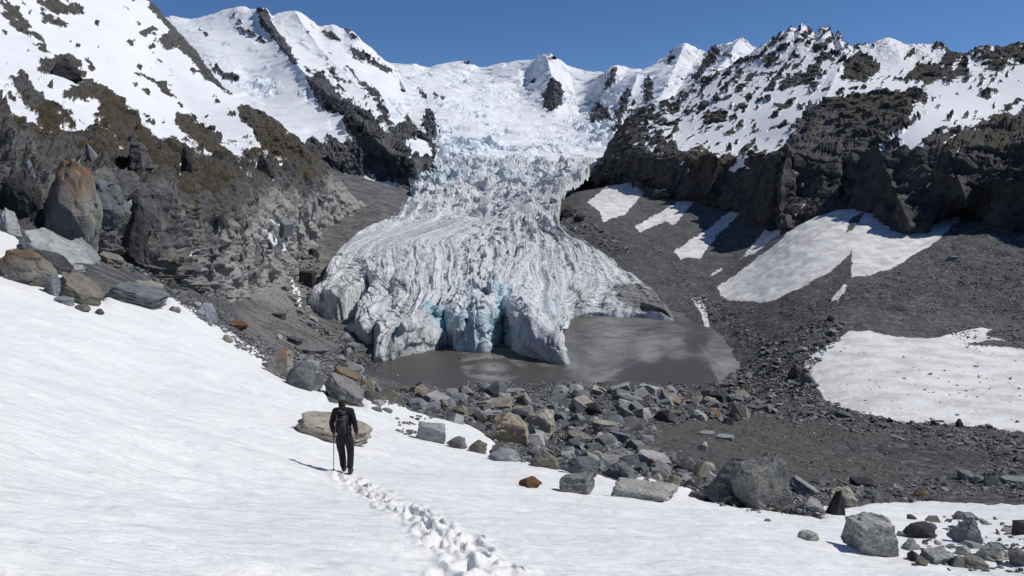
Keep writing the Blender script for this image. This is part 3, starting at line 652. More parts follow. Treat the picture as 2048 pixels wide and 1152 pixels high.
BL = [([(700,150),(1240,170),(1250,340),(700,340)],.25),([(735,200),(800,210),(880,215),(960,255),(1010,290),(1020,330),(1200,330),(1230,290),(1200,270),(1130,285),(1060,285),(1010,285),(980,240),(940,220),(900,205),(820,195)],.95),
      ([(860,240),(900,240),(960,270),(1015,300),(1010,340),(820,345),(880,300)],1.0),([(1110,190),(1180,195),(1225,210),(1220,260),(1190,280),(1130,250)],.9),
      ([(940,185),(1010,185),(1040,225),(1000,225),(950,215)],.75),([(820,325),(1240,310),(1230,370),(800,380)],1.0),([(780,150),(900,150),(1000,165),(1000,175),(900,180),(800,175)],.5),([(1240,180),(1290,190),(1260,215),(1240,210)],.7)]
far_h, _, _, _ = mountain("icefall_mountain", D_rows, 900, 560, M_far, 15, 8,
  [(900,150,1.2),(1050,140,1.1),(1000,200,1.3),(900,250,1.2),(1100,300,1.3),(1000,340,1.3),(1200,200,1.1),(1150,150,1.1),(1270,170,1.2),(1330,140,.9),(1350,180,.7),(1380,110,1.0),(1420,140,.6),(1460,110,.7),(1480,95,.8),(1520,110,.6),(1500,140,.7),(1400,190,.6),(1320,220,.5),(1290,240,.4),(1450,170,.8),(1250,300,1.1),(800,300,1.1),(850,170,1.2)],
  spolys=[], rpolys=[[(1095,117),(1108,116),(1112,120),(1098,126)],[(1092,168),(1105,150),(1115,165),(1128,185),(1125,215),(1100,222),(1085,215),(1088,195)],[(1058,168),(1072,158),(1068,170)],[(1188,225),(1200,205),(1215,215),(1222,240),(1200,252),(1186,245)],[(1232,140),(1215,165),(1205,180),(1200,200),(1210,190),(1228,165)],
          [(835,180),(842,182),(852,198),(838,196)],[(868,188),(888,198),(885,202),(866,196)],[(1245,200),(1262,180),(1255,215),(1235,260),(1225,270),(1240,225)],[(1298,150),(1310,175),(1300,200),(1285,200),(1290,165)],[(913,124),(930,123),(938,130),(918,130)],
          [(1428,98),(1440,105),(1415,140),(1395,165),(1385,160),(1410,125)],[(1130,340),(1170,335),(1180,350),(1150,380),(1130,365)],[(855,225),(870,232),(880,280),(860,285),(845,250)],[(1345,100),(1352,120),(1338,130)]],
  lightpts=[(1400,150,.2)], brownpts=None, bluepolys=BL,
  spurs=[([(1095,116),(1105,160),(1110,215)],22,160),([(1230,138),(1205,200),(1190,250)],18,130),([(1370,90),(1330,180),(1290,240)],22,110),([(1480,78),(1420,160),(1380,200),(1320,240)],20,110),([(1275,150),(1255,215),(1225,280)],14,90),
         ([(1140,150),(1160,230)],22,-90),([(1400,105),(1340,210)],10,-60),([(1370,90),(1400,130),(1415,170)],12,50),([(780,150),(900,158),(980,172),(1040,160)],9,60)], seed=70, snow_amp=.75, snowdisp=.42, crest=3.5, dirpx=(.25, .97), diramp=.35, dirL=(12, 50), bigsnow=2.4)

# ---- right ridge with its cliffs
_rj = np.array([(1150,378),(1200,353),(1238,350),(1265,360),(1292,378),(1320,392),(1345,396),(1372,396),(1400,400),(1440,412),(1480,424),(1515,445),(1550,452),(1585,450),(1625,432),(1700,412),(1745,427),(1790,456),(1850,458),(1885,440),(1935,425),(1990,460),(2048,468),(2300,490),(2700,500)], float)
_rd = hit(_rj[:, 0], _rj[:, 1] + 6, dmax=760) * .995; _rd[:4] = [900, 850, 800, 755]
_rd = np.where(np.isnan(_rd), 340, _rd)
def _up(row, add): return [(x, y, float(np.interp(x, _rj[:, 0], _rd)) + add) for x, y, d in row]
R_rows = [
 [(x, y + 45, d + 12) for (x, y), d in zip(_rj, _rd)],
 [(x, y, d) for (x, y), d in zip(_rj, _rd)],
 _up([(1175,360,900),(1205,365,740),(1270,370,620),(1350,380,550),(1460,385,480),(1560,390,450),(1700,370,440),(1850,375,415),(2048,365,370),(2300,350,340),(2700,350,320)], 9),
 _up([(1195,335,960),(1220,325,800),(1290,320,690),(1370,322,620),(1470,318,545),(1570,318,505),(1700,312,485),(1850,300,465),(2048,290,425),(2300,270,390),(2700,260,370)], 30),
 [(1205,315,1030),(1240,285,880),(1310,290,800),(1400,296,730),(1500,285,690),(1590,260,640),(1700,240,610),(1850,210,590),(2048,225,560),(2300,200,500),(2700,180,460)],
 [(1215,300,1060),(1260,250,960),(1340,245,900),(1440,225,850),(1530,215,810),(1620,205,770),(1720,190,740),(1850,185,720),(2048,175,700),(2300,150,640),(2700,120,600)],
 [(1225,285,1100),(1280,232,1040),(1370,195,1000),(1460,165,960),(1550,145,930),(1640,140,900),(1730,145,880),(1850,150,860),(2048,135,830),(2300,100,780),(2700,60,740)],
 [(1232,275,1130),(1262,242,1110),(1292,224,1100),(1340,208,1090),(1372,190,1080),(1402,168,1070),(1440,150,1060),(1470,138,1055),(1500,115,1050),(1520,102,1045),(1545,84,1040),(1566,72,1035),(1580,62,1030),(1592,64,1030),(1604,54,1030),(1618,66,1025),(1630,72,1025),(1643,60,1020),(1655,64,1020),(1666,86,1020),(1672,70,1020),(1684,90,1015),(1710,100,1010),(1740,95,1010),(1776,82,1010),(1795,88,1010),(1815,96,1005),(1835,94,1000),(1855,96,1000),(1880,92,1000),(1900,110,1000),(1930,118,1000),(1950,104,990),(1975,98,990),(2000,104,980),(2020,100,980),(2048,92,980),(2100,60,980),(2300,0,950),(2700,-120,930)],
 [(1260,330,1400),(1400,260,1400),(1600,160,1400),(1800,180,1400),(2048,180,1300),(2700,50,1200)]]
right_o, RPt, _, _ = mountain("right_ridge", R_rows, 980, 620, M_right, 9, 2.5,
  [(1600,120,.62),(1550,130,.55),(1650,170,.8),(1500,170,.6),(1560,200,.75),(1450,190,.55),(1400,220,.5),(1330,240,.42),(1620,100,.45),(1700,130,.5),(1700,200,1.0),(1600,220,1.),(1780,110,1.),(1850,115,.8),(1780,170,.7),(1850,150,.5),(1930,150,.7),(1960,180,1.1),(1800,190,1.1),(2048,160,1.1),(1900,200,.9),(1950,230,.7),(2048,230,.25),(1380,270,.8),(1450,250,.9),(1500,290,.55),(1420,300,.4),(1560,270,.6),(1240,300,-.2),(1290,335,-.4),(1300,280,.35),
   (1400,350,-.5),(1550,350,-.5),(1700,300,-.2),(1850,300,-.1),(2000,320,-.4),(1750,380,-.6),(1950,400,-.6),(1650,280,0),(2048,300,-.2),(1900,120,.2),(2000,110,.1),(2048,100,.1),(1640,320,-.4)],
  spolys=[[(1340,285),(1380,280),(1500,200),(1620,175),(1700,170),(1800,190),(1800,180),(1700,205),(1600,240),(1560,250),(1500,260),(1440,290),(1400,290)],[(1420,300),(1470,275),(1600,245),(1560,265),(1480,300),(1430,310)],[(1490,300),(1560,268),(1610,262),(1580,290),(1550,305),(1500,300)],
          [(1740,300),(1780,280),(1810,255),(1850,235),(1870,210),(1855,190),(1800,178),(1950,160),(2048,135),(2048,200),(1960,240),(1900,250),(1850,270),(1800,290)],[(1800,300),(1840,290),(1860,270),(1880,240),(1870,230),(1830,260)],[(1740,100),(1800,100),(1850,120),(1890,125),(1830,145),(1770,135),(1730,115)],[(2000,225),(2048,205),(2048,240)],[(1900,310),(1940,290),(1925,310)],[(1980,290),(1998,278),(2000,290)]],
  rpolys=[[(1595,250),(1620,215),(1700,190),(1760,185),(1830,180),(1860,190),(1850,215),(1830,200),(1815,260),(1780,280),(1700,290),(1600,290),(1560,300),(1600,270)],[(1680,160),(1690,125),(1720,105),(1755,125),(1765,140),(1730,165)],[(1525,125),(1545,105),(1555,120),(1540,132)],[(1590,170),(1600,150),(1640,120),(1640,150),(1620,170)],[(1560,165),(1605,140),(1595,170),(1570,180)],
          [(1530,185),(1540,165),(1555,170),(1545,185)],[(1835,130),(1870,130),(1900,140),(1930,120),(1940,150),(1870,160),(1820,170),(1815,160)],[(1960,190),(1985,180),(1995,186),(1975,200)],[(1410,250),(1440,215),(1455,230),(1450,245)],[(1545,210),(1580,200),(1590,205),(1560,220)],
          [(1950,260),(1990,230),(2048,230),(2048,330),(1900,330),(1920,290)]] + specks((1380, 150, 1720, 290), 60, (-.74, .67), 9, 2.5, 12, 1.8) + specks((1700, 110, 2048, 240), 45, (-.74, .67), 10, 2, 9),
  brownpts=[(1400,300,.75),(1500,280,.7),(1560,300,.5),(1450,310,.7),(1700,200,.65),(1800,210,.6),(1650,260,.4),(1750,260,.45),(1980,260,.6),(2048,280,.6),(1950,290,.5),(1600,120,0),(1300,350,0),(1500,380,0),(1700,380,0),(1900,400,0),(1600,330,.1),(1800,330,.15)],
  lightpts=[(1600,360,.25),(1650,270,.45),(1750,330,.3),(1560,420,.3),(1900,350,.15),(1600,100,-.2),(1400,350,0),(1350,400,.1),(1750,400,.0),(1950,430,.2),(1500,430,.2)],
  spurs=[([(1230,290),(1220,330),(1195,370)],14,14),([(1330,230),(1310,330),(1275,375)],14,16),([(1450,310),(1430,380),(1410,430)],12,14),([(1600,260),(1570,340),(1560,440)],14,14),([(1760,300),(1790,380),(1820,450)],14,12),([(1900,310),(1940,420)],14,8),([(1690,110),(1650,200),(1600,250)],14,14),([(1500,320),(1490,400)],12,-10),([(1690,320),(1690,400)],14,-10)],
  grain=(1.2, .7, 1.5), seed=100, snow_amp=.85, crest=5, snowdisp=.10, thr=10, facw=(1.9, .38, .12), fz=.42, soft=70, nblur=16, ledge=.9, dirpx=(-.74, .67), diramp=.95, dirL=(9, 42), bigsnow=1.0, foot=.14)

# ================================================================== GLACIER TONGUE
def zrow(pts):  # (px, py, z) -> (px, py, d)
    return [(a, b, float(c / unproj(a, b, 1.0)[2])) for a, b, c in pts]
T_ = [(606,628,-56.5),(650,640,-56.5),(690,664,-56.5),(738,699,-57),(757,728,-57),(800,718,-57),(850,706,-57),(893,692,-57),(915,706,-57),(965,708,-57),(1002,693,-57),(1060,719,-57),(1130,733,-57),(1116,655,-57),(1160,638,-57),(1250,637,-57),(1378,648,-57)]
E_ = [(612,597,-50),(658,588,-46),(700,622,-49),(722,655,-50),(768,684,-51),(815,658,-47.5),(862,638,-46.5),(897,620,-45),(925,640,-46),(960,625,-43.5),(1003,600,-42),(1060,638,-44.5),(1119,692,-51),(1124,630,-52),(1165,610,-51.5),(1250,612,-52.5),(1366,632,-54)]
F_x = [640,690,745,790,830,870,905,935,960,985,1010,1060,1110,1150,1190,1250,1328]; F_y = [545,542,556,575,588,588,578,570,563,556,550,553,560,558,562,572,596]; F_z = [-45,-44,-43,-43,-42.5,-42,-41.5,-41,-40.5,-40,-40,-41,-42,-43,-44.5,-47,-51]
H_x = [655,700,745,785,825,860,895,925,955,985,1015,1050,1085,1120,1150,1185,1225]; H_y = [512,500,497,495,495,495,492,490,488,486,484,482,482,485,490,502,522]; H_z = [-39,-37,-36,-35.5,-35.5,-35.5,-35,-35,-35,-34.5,-34.5,-34,-34,-34,-35,-37,-41]
G_rows = [
 [(x, y + 34, float(z / unproj(x, y, 1.0)[2])) for x, y, z in T_],
 zrow(T_), zrow(E_), zrow(list(zip(F_x, F_y, F_z))), zrow(list(zip(655 + 570 * np.linspace(0, 1, 17) ** .86, H_y, H_z))),
 [(x, y, d) for x, y, d in zip(702 + 416 * np.linspace(0, 1, 17) ** .52, np.linspace(456, 436, 17), np.linspace(505, 500, 17))],
 [(x, y, d) for x, y, d in zip(792 + 336 * np.linspace(0, 1, 17) ** .36, [418,414,410,407,404,402,400,399,398,397,396,395,394,393,392,390,388], np.linspace(600, 640, 17))],
 [(x, y, d) for x, y, d in zip(822 + 350 * np.linspace(0, 1, 17) ** .7, [374,369,366,364,363,362,362,361,361,360,360,360,360,359,359,358,358], np.linspace(840, 840, 17))],
 [(x, y, d) for x, y, d in zip(np.linspace(808, 1225, 17), [340,336,332,330,328,327,326,326,326,326,326,326,327,328,329,331,334], np.linspace(1060, 1060, 17))],
 [(x, y, d) for x, y, d in zip(np.linspace(780, 1260, 17), [330] * 17, np.linspace(1200, 1200, 17))]]
gnr, gnc = 760, 900
rt = np.array([0, .07, .21, .40, .56, .70, .82, .91, .97, 1.0])
CREV = [([(1000,578),(1002,620),(1006,660),(1003,692)],3.5,-7),([(1004,600),(1012,612)],6,-4),([(945,576),(948,604),(932,640)],4,-5),([(862,628),(885,640),(900,668)],5,-5),([(1040,565),(1050,578),(1046,592)],5,-4),([(900,668),(897,692)],5,-6),
        ([(985,640),(975,665)],6,-4),([(1100,600),(1120,620)],6,-3),([(640,560),(648,600)],5,-4),([(668,640),(684,606),(722,570)],5,-8),([(745,700),(740,668),(760,640)],4,-6),([(1135,640),(1150,610)],6,-3),([(700,610),(720,600)],4,-3),([(905,578),(935,585)],5,-5)]
GB, gx, gy = loft(G_rows, gnc, gnr, CREV, True, rt)
Ng = gnormal(GB); Ng *= np.sign(np.median(Ng[..., 2])); Ng = blur(Ng, 5); Ng /= np.linalg.norm(Ng, axis=-1, keepdims=True)
tt, ss_ = np.meshgrid(np.linspace(0, 1, gnc), np.linspace(0, 1, gnr))
wp = fbm(GB, 60, 2, .4, 201); wp2 = fbm(GB, 14, 4, .55, 203)
flow = np.stack([tt * 22 + wp * .55 + wp2 * .04, ss_ * 3.4 + wp2 * .05, tt * 0], -1)
r1 = fbm(flow, 1.0, 2, .5, 205, ridged=True); r2 = fbm(flow * np.array([2.6, 1.3, 1]), 1.0, 4, .58, 207, ridged=True); r3 = fbm(flow * np.array([6, 2.4, 1]), 1.0, 3, .6, 209, ridged=True)
fa = facet(flow * np.array([.75, 1.9, 1]), 1.0, 211, soft=26); fb = facet(flow * np.array([1.8, 4.2, 1]), 1.0, 213, soft=26)
clean0 = sstep(-30, 25, sdf(gx, gy, [(855,600),(900,565),(960,545),(1040,550),(1070,580),(1075,650),(1060,715),(1000,700),(910,705),(890,680)]))
front = sstep(.75, .30, ss_); cliff = sstep(.235, .17, ss_)
amp = (.55 + .8 * front) * (1 - .2 * cliff)
fallz = sstep(.70, .80, ss_)
left_ice = 1 - sstep(760, 1000, gx) * .0
smoothz = sdf(gx, gy, [(800,420),(900,405),(1010,400),(1060,410),(1000,440),(900,470),(760,500),(690,490)])
calm = 1 - .72 * sstep(-25, 15, smoothz)
hh = amp * calm * (r1 * .9 + r2 * .5 * (1 - .6 * clean0) + r3 * .10) + fa * .95 * calm * (1 + cliff * .9) + fb * .5 * calm
chaosz = np.exp(-(dline(gx, gy, [(1100,400),(1090,440),(1010,470),(960,510),(930,560),(980,580)]) / 42) ** 2)
hh += chaosz * facet(GB * np.array([1, .7, 1]), 6.5, 219, soft=20) * 2.6
ser = facet(GB * np.array([.8, .5, 1.4]), 24, 221, soft=45) * 9 + facet(GB, 10, 223, soft=40) * 4 + fbm(GB, 14, 4, .55, 225, ridged=True) * 2.2
hh = hh * (1 - fallz) + ser * fallz
clean = sstep(-30, 25, sdf(gx, gy, [(855,600),(900,565),(960,545),(1040,550),(1070,580),(1075,650),(1060,715),(1000,700),(910,705),(890,680)]) + wp2 * 20)
hh += clean * (facet(GB * np.array([1, 1, .38]), 7.5, 247, soft=70) * 2.0 + facet(GB * np.array([1, 1, .6]), 3.0, 249, soft=70) * .9)
crv = fbm(np.stack([tt * 9 + wp * .5, ss_ * 46 + wp2 * 1.2, tt * 0], -1), 1.0, 2, .5, 251, ridged=True); hh -= .9 * sstep(.62, .85, crv) * sstep(.2, .3, ss_) * sstep(.62, .5, ss_)
med = facet(GB * np.array([1, .7, 1.]), 11, 245, soft=50) * 1.0 * calm * (1 - clean); hh += med
edge = np.minimum(sstep(0, .012, tt), sstep(1, .988, tt))
P2 = GB + Ng * (hh * (.35 + .65 * edge))[..., None]
# the sheet drops to the ground at its two sides
sidel = sstep(.018, 0, tt) + sstep(.982, 1, tt); P2[..., 2] -= sidel * 7 * (1 - fallz * .5)
for pl, dp in (([(652,655),(668,622),(696,590),(738,556),(748,560),(724,592),(704,630),(694,672)], 15), ([(733,705),(741,672),(750,655),(759,660),(752,690),(753,730)], 9), ([(890,702),(897,675),(905,655),(911,675),(908,710)], 9), ([(1120,640),(1128,618),(1138,612),(1132,650)], 6)):
    P2[..., 2] -= dp * sstep(-5, 4, sdf(gx, gy, pl) + wp2 * 6)
dirt = .5 * fbm(flow * np.array([3.0, .7, 1]), 1.0, 5, .62, 231) + .3 * wp2 - .34 * (r2 + r1 * .6) - .25 * fa
dirt = dirt + cover(gx, gy, [(800,680,.24),(760,710,.15),(820,640,.22),(650,590,.18),(700,560,.12),(900,420,-.08),(1050,420,-.02),(980,400,-.1),(1080,470,.3),(1150,560,.12),(1250,560,.22),(1300,600,.45),(1340,620,.5),(1200,600,.1),(1080,620,-.1),(1000,600,-.3),(950,600,-.3),(1080,700,-.05),(960,680,-.15),(1140,640,-.15),(850,500,-.02),(750,480,-.05),(1000,540,.0),(900,540,-.02),(1000,360,-.1),(1130,370,.15),(1050,380,.1),(880,370,-.2),(1060,650,.0)])
dirt = np.maximum(dirt, .8 * sstep(-8, 6, sdf(gx, gy, [(1225,575),(1260,572),(1300,585),(1345,600),(1365,632),(1300,630),(1235,600)]) + wp2 * 12))
BLUE = [([(850,608),(905,625),(915,690),(893,680),(862,645)],1.0),([(940,570),(955,572),(945,625),(925,640)],.9),([(992,565),(1012,572),(1025,600),(1003,622),(998,695),(960,650),(985,610)],1.0),([(905,575),(940,578),(935,590),(910,588)],.6),([(915,620),(1008,630),(1003,698),(960,708),(905,708)],.6),([(1003,640),(1060,655),(1060,710),(1003,695)],.4),
        ([(1040,560),(1055,570),(1050,595),(1040,590)],.5),([(820,325),(940,330),(960,345),(900,375),(820,385)],.35),([(940,335),(1100,335),(1120,360),(1000,365),(940,350)],.2),([(1080,600),(1120,600),(1125,640),(1090,640)],.25)]
blue = np.zeros(gx.shape)
for pl, k in BLUE: blue = np.maximum(blue, k * .85 * sstep(-12, 13, sdf(gx, gy, pl) + wp2 * 12))
blue = np.clip(blue + .25 * chaosz * np.clip(-r2, 0, 1) + .12 * np.clip(-fa, 0, .6), 0, 1)
def ice_mat():
    b = NB("glacier_ice"); P = b.obj(); m = b.attr("mask"); ch = b.sep(m.outputs['Color']); fl = b.attr("flow").outputs['Vector']
    n1 = b.noise(b.scale(fl, (3, .7, 1)), 1.0, 8, .66, .6); cl = ch[2]; n2 = b.noise(P, .45, 6, .65); n3 = b.noise(b.scale(fl, (13, 2.4, 1)), 1.0, 5, .65, 1.2)
    pz = b.ss(b.noise(P, .045, 4, .6), .35, .65, .35, 1.0)
    dn = b.math('ADD', b.math('MULTIPLY', b.math('SUBTRACT', n1, .5), b.math('MULTIPLY', pz, 1.7)), b.math('ADD', b.math('MULTIPLY', b.math('SUBTRACT', n3, .5), b.math('MULTIPLY', pz, .8)), b.math('MULTIPLY', b.math('SUBTRACT', n2, .5), 1.5)))
    d = b.math('ADD', ch[0], b.math('MULTIPLY', dn, b.math('SUBTRACT', 1.0, b.math('MULTIPLY', cl, .75))))
    f = b.ss(d, -.15, .42, 0, .95)
    clean = b.mix(b.ss(n2, .35, .65), (.70, .72, .735), (.80, .81, .82))
    col = b.mix(f, clean, b.mix(n2, (.15, .147, .143), (.29, .285, .275)))
    col = b.mix(b.math('MULTIPLY', ch[1], .9), col, b.mix(b.ss(n2, .3, .7), (.20, .47, .57), (.48, .70, .79)))
    hb = b.math('ADD', b.math('MULTIPLY', n1, .7), b.math('ADD', n2, b.math('MULTIPLY', n3, .5)))
    return b.fin(col, b.ss(ch[1], 0, 1, .75, .4), b.bump(hb, 1.0, 1.5), .3)
tag(mesh_np("glacier", P2, gridfaces(gnr, gnc), ice_mat(), smooth=(fallz.ravel()[gridfaces(gnr, gnc)].mean(1) < .3), attrs={"mask": np.stack([dirt - .25 * clean, blue, clean, ss_], -1).reshape(-1, 4)}, uv=flow.reshape(-1, 3)), kind="structure")

# ================================================================== ROCKS
def rock_mat(name, a, bb, stain, stain_amt=.35, speck=0.0, size=1.0, dark=.5, crest=0.0):
    b = NB(name); P = b.obj(); oi = b.n("ShaderNodeObjectInfo"); rnd = oi.outputs['Random']
    mp = b.n("ShaderNodeVectorMath", operation='ADD'); b.l(P, mp.inputs[0]); cc = b.n("ShaderNodeCombineXYZ")
    r9 = b.math('MULTIPLY', rnd, 37.0); [b.l(r9, cc.inputs[k]) for k in range(3)]; b.l(cc.outputs[0], mp.inputs[1]); Q = mp.outputs[0]
    at = b.attr("tone").outputs['Fac']
    n1 = b.noise(Q, 1.3 * size, 6, .62); n2 = b.noise(Q, 7 * size, 6, .7); n3 = b.noise(b.scale(Q, (1, 1, 3.5)), 3.2 * size, 5, .6)
    t = b.math('FRACT', b.math('ADD', rnd, at)); t2 = b.math('FRACT', b.math('MULTIPLY', t, 7.3))
    col = b.mix(b.ss(n1, .3, .7), a, bb)
    col = b.mix(b.ss(n3, .45, .7, 0, dark), col, tuple(c * .5 for c in a))
    col = b.mix(b.math('MULTIPLY', b.ss(b.math('ADD', n1, b.math('MULTIPLY', b.math('SUBTRACT', t2, .5), .35)), .56, .72), stain_amt), col, stain)
    if crest:
        gz = b.n('ShaderNodeSeparateXYZ'); b.l(b.n('ShaderNodeTexCoord').outputs['Generated'], gz.inputs[0])
        col = b.mix(b.ss(b.math('ADD', gz.outputs[2], b.math('MULTIPLY', b.math('SUBTRACT', n1, .5), .9)), .48, 1.0, 0, crest), col, b.mix(n2, (.10, .052, .026), (.25, .15, .075)))
    if speck:
        v = b.noise(Q, 17 * size, 5, .75); col = b.mix(b.ss(v, .5, .62, 0, speck), col, (.36, .36, .33)); col = b.mix(b.ss(v, .47, .36, 0, speck), col, (.03, .03, .03))
    val = b.math('ADD', .66, b.math('MULTIPLY', b.math('POWER', t, 2.0), 1.0)); hs = b.n("ShaderNodeHueSaturation"); b.put(hs.inputs['Color'], col); b.l(val, hs.inputs['Value'])
    h = b.math('ADD', n1, b.math('ADD', b.math('MULTIPLY', n2, .45), b.math('MULTIPLY', n3, .5)))
    return b.fin(hs.outputs[0], .85, b.bump(h, .8, .09 / size), .25)
RM = {'crest': rock_mat('rock_rusty_crest', (.17, .165, .15), (.30, .29, .265), (.24, .19, .12), .4, crest=.9), 'grey': rock_mat("rock_grey", (.17, .175, .175), (.30, .30, .29), (.20, .14, .075), .3),
      'slate': rock_mat("rock_slate", (.125, .135, .15), (.23, .24, .25), (.17, .16, .14), .3),
      'dark': rock_mat("rock_dark", (.035, .035, .038), (.075, .074, .075), (.10, .08, .06), .3),
      'tan': rock_mat("rock_tan", (.17, .155, .12), (.28, .26, .215), (.28, .16, .06), .7, dark=.6),
      'rust': rock_mat("rock_rust", (.10, .05, .025), (.22, .10, .04), (.09, .075, .06), .6),
      'speck': rock_mat("rock_lichen", (.13, .135, .13), (.26, .26, .24), (.16, .15, .10), .4, speck=.6),
      'pale': rock_mat("rock_pale", (.28, .285, .27), (.42, .42, .40), (.26, .25, .22), .4, dark=.25)}
def hull(seed, kind='block', n=None):
    """angular stone inside the cube -1..1"""
    r = random.Random(seed); bm = bmesh.new()
    if kind == 'block':
        pts = []
        for sx in (-1, 1):
            for sy in (-1, 1):
                for sz in (-1, 1):
                    pts.append((sx * r.uniform(.55, 1), sy * r.uniform(.55, 1), sz * r.uniform(.5, 1)))
        for _ in range(5): pts.append((r.uniform(-.9, .9), r.uniform(-.9, .9), r.choice((-1, 1)) * r.uniform(.6, 1)))
    elif kind == 'wedge':
        pts = [(-1, -.8, -1), (1, -.7, -1), (1, .8, -.9), (-.9, .8, -1), (r.uniform(-.5, .3), -.3, 1), (r.uniform(-.2, .6), .4, r.uniform(.6, .95)), (-.95, 0, r.uniform(-.4, .1)), (.95, .1, r.uniform(-.5, .2)), (r.uniform(-.8, -.3), -.75, r.uniform(0, .5)), (r.uniform(.3, .8), -.7, r.uniform(-.2, .4))]
    elif kind == 'slab':
        pts = []
        k = r.randint(6, 8)
        for i in range(k):
            a = 2 * PI * (i + r.uniform(-.25, .25)) / k; q = r.uniform(.8, 1.05)
            for z in (-1, 1): pts.append((math.cos(a) * q * r.uniform(.86, 1), math.sin(a) * q * r.uniform(.86, 1), z * r.uniform(.7, 1)))
    elif kind == 'spire':
        pts = [(math.cos(a) * r.uniform(.7, 1), math.sin(a) * r.uniform(.6, 1), -1) for a in np.linspace(0, 5.4, 7)]
        pts += [(math.cos(a) * .6 * r.uniform(.6, 1), math.sin(a) * .6 * r.uniform(.6, 1), r.uniform(0, .5)) for a in np.linspace(.3, 5.6, 6)]
        pts += [(r.uniform(-.3, .3), r.uniform(-.2, .2), 1), (r.uniform(-.4, .4), r.uniform(-.2, .2), .85)]
    else:
        pts = []
        for _ in range(n or 26):
            v = np.array([r.gauss(0, 1) for _ in range(3)]); v /= np.linalg.norm(v); pts.append(tuple(v * r.uniform(.88, 1)))
    for p in pts: bm.verts.new(p)
    bmesh.ops.convex_hull(bm, input=bm.verts)
    loose = [v for v in bm.verts if not v.link_faces]; bmesh.ops.delete(bm, geom=loose, context='VERTS')
    bmesh.ops.dissolve_limit(bm, angle_limit=R(14), verts=bm.verts, edges=bm.edges)
    return bm
def rock_arrays(seed, kind, detail):
    """detail 0: bare hull; 1: chipped edges; 2: rough surface"""
    bm = hull(seed, kind)
    if detail: bmesh.ops.bevel(bm, geom=list(bm.edges), offset=.035, segments=1, affect='EDGES', clamp_overlap=True)
    bmesh.ops.triangulate(bm, faces=bm.faces)
    if detail == 2:
        for _ in range(4):
            es = [e for e in bm.edges if e.calc_length() > .13]
            if not es: break
            bmesh.ops.subdivide_edges(bm, edges=es, cuts=1); bmesh.ops.triangulate(bm, faces=bm.faces)
    bm.normal_update()
    V = np.array([v.co[:] for v in bm.verts]); N = np.array([v.normal[:] for v in bm.verts]); F = np.array([[v.index for v in f.verts] for f in bm.faces]); bm.free()
    if detail == 2:
        off = np.array([seed * 3.1 % 50, 0, 0])
        hh = facet((V + off) * np.array([1, 1, 1.7]), .55, seed % 7) * .055 + fbm(V + off, .5, 4, .6, 5) * .05
        V = V + N * hh[:, None]
    return V, F
def rock_object(name, V, F, mat, smooth=False):
    return mesh_np(name, V, F, mat, smooth=np.full(len(F), smooth))
def place(name, box, kind, tone, label, cat="boulder", rot=0, depth=.85, d=None, group=None, seed=None, detail=2, sink=.12, yaw=None):
    x0, x1, y0, y1 = box; w_, h_ = x1 - x0, y1 - y0
    seed = seed if seed is not None else int(x0 * 7 + y0 * 3) % 9973
    V, F = rock_arrays(seed, kind, detail)
    if d is None: d = float(hit_s((x0 + x1) / 2, y1 - .12 * h_)[0])
    r = random.Random(seed); yw = r.uniform(-.5, .5) if yaw is None else yaw
    V = V @ np.array(Matrix.Rotation(yw, 3, 'Z')).T
    if kind == 'slab' or rot: V = V * np.array([1.0, .8, (.34 if kind == 'slab' else min(1, h_ / w_ * 1.1)) if rot else 1])
    V = V @ np.array(Matrix.Rotation(R(rot), 3, 'Y')).T
    m = d / FPX
    V = (V - (V.max(0) + V.min(0)) / 2) / (V.max(0) - V.min(0))
    W = w_ * m; H = h_ * m; Dp = W * depth
    if kind == 'slab': Dp = max(Dp, H * 1.3)
    tb = (y0 + y1 + h_ * sink) / 2, h_ * (1 + sink)
    Hz = H; Dp = min(Dp, H * 2.6); c = unproj((x0 + x1) / 2, tb[0], d + Dp * .35)
    for _ in range(6):
        ax, ay = proj(V * np.array([W, Dp, Hz]) + c)
        W *= w_ / (ax.max() - ax.min()); Hz = max(Hz + (tb[1] - (ay.max() - ay.min())) * m, H * .35)
        if ay.max() - ay.min() > tb[1] * 1.05: Dp *= .85
        cx, cy_ = (ax.max() + ax.min()) / 2, (ay.max() + ay.min()) / 2; k = proj(c)
        c = unproj(k[0] + (x0 + x1) / 2 - cx, k[1] + tb[0] - cy_, c[1])
    V = V * np.array([W, Dp, Hz])
    base = c - np.array([0, 0, Hz / 2])
    o = rock_object(name, V + np.array([0, 0, Hz / 2]), F, RM[tone]); o.location = base
    tag(o, label, cat, group); return o

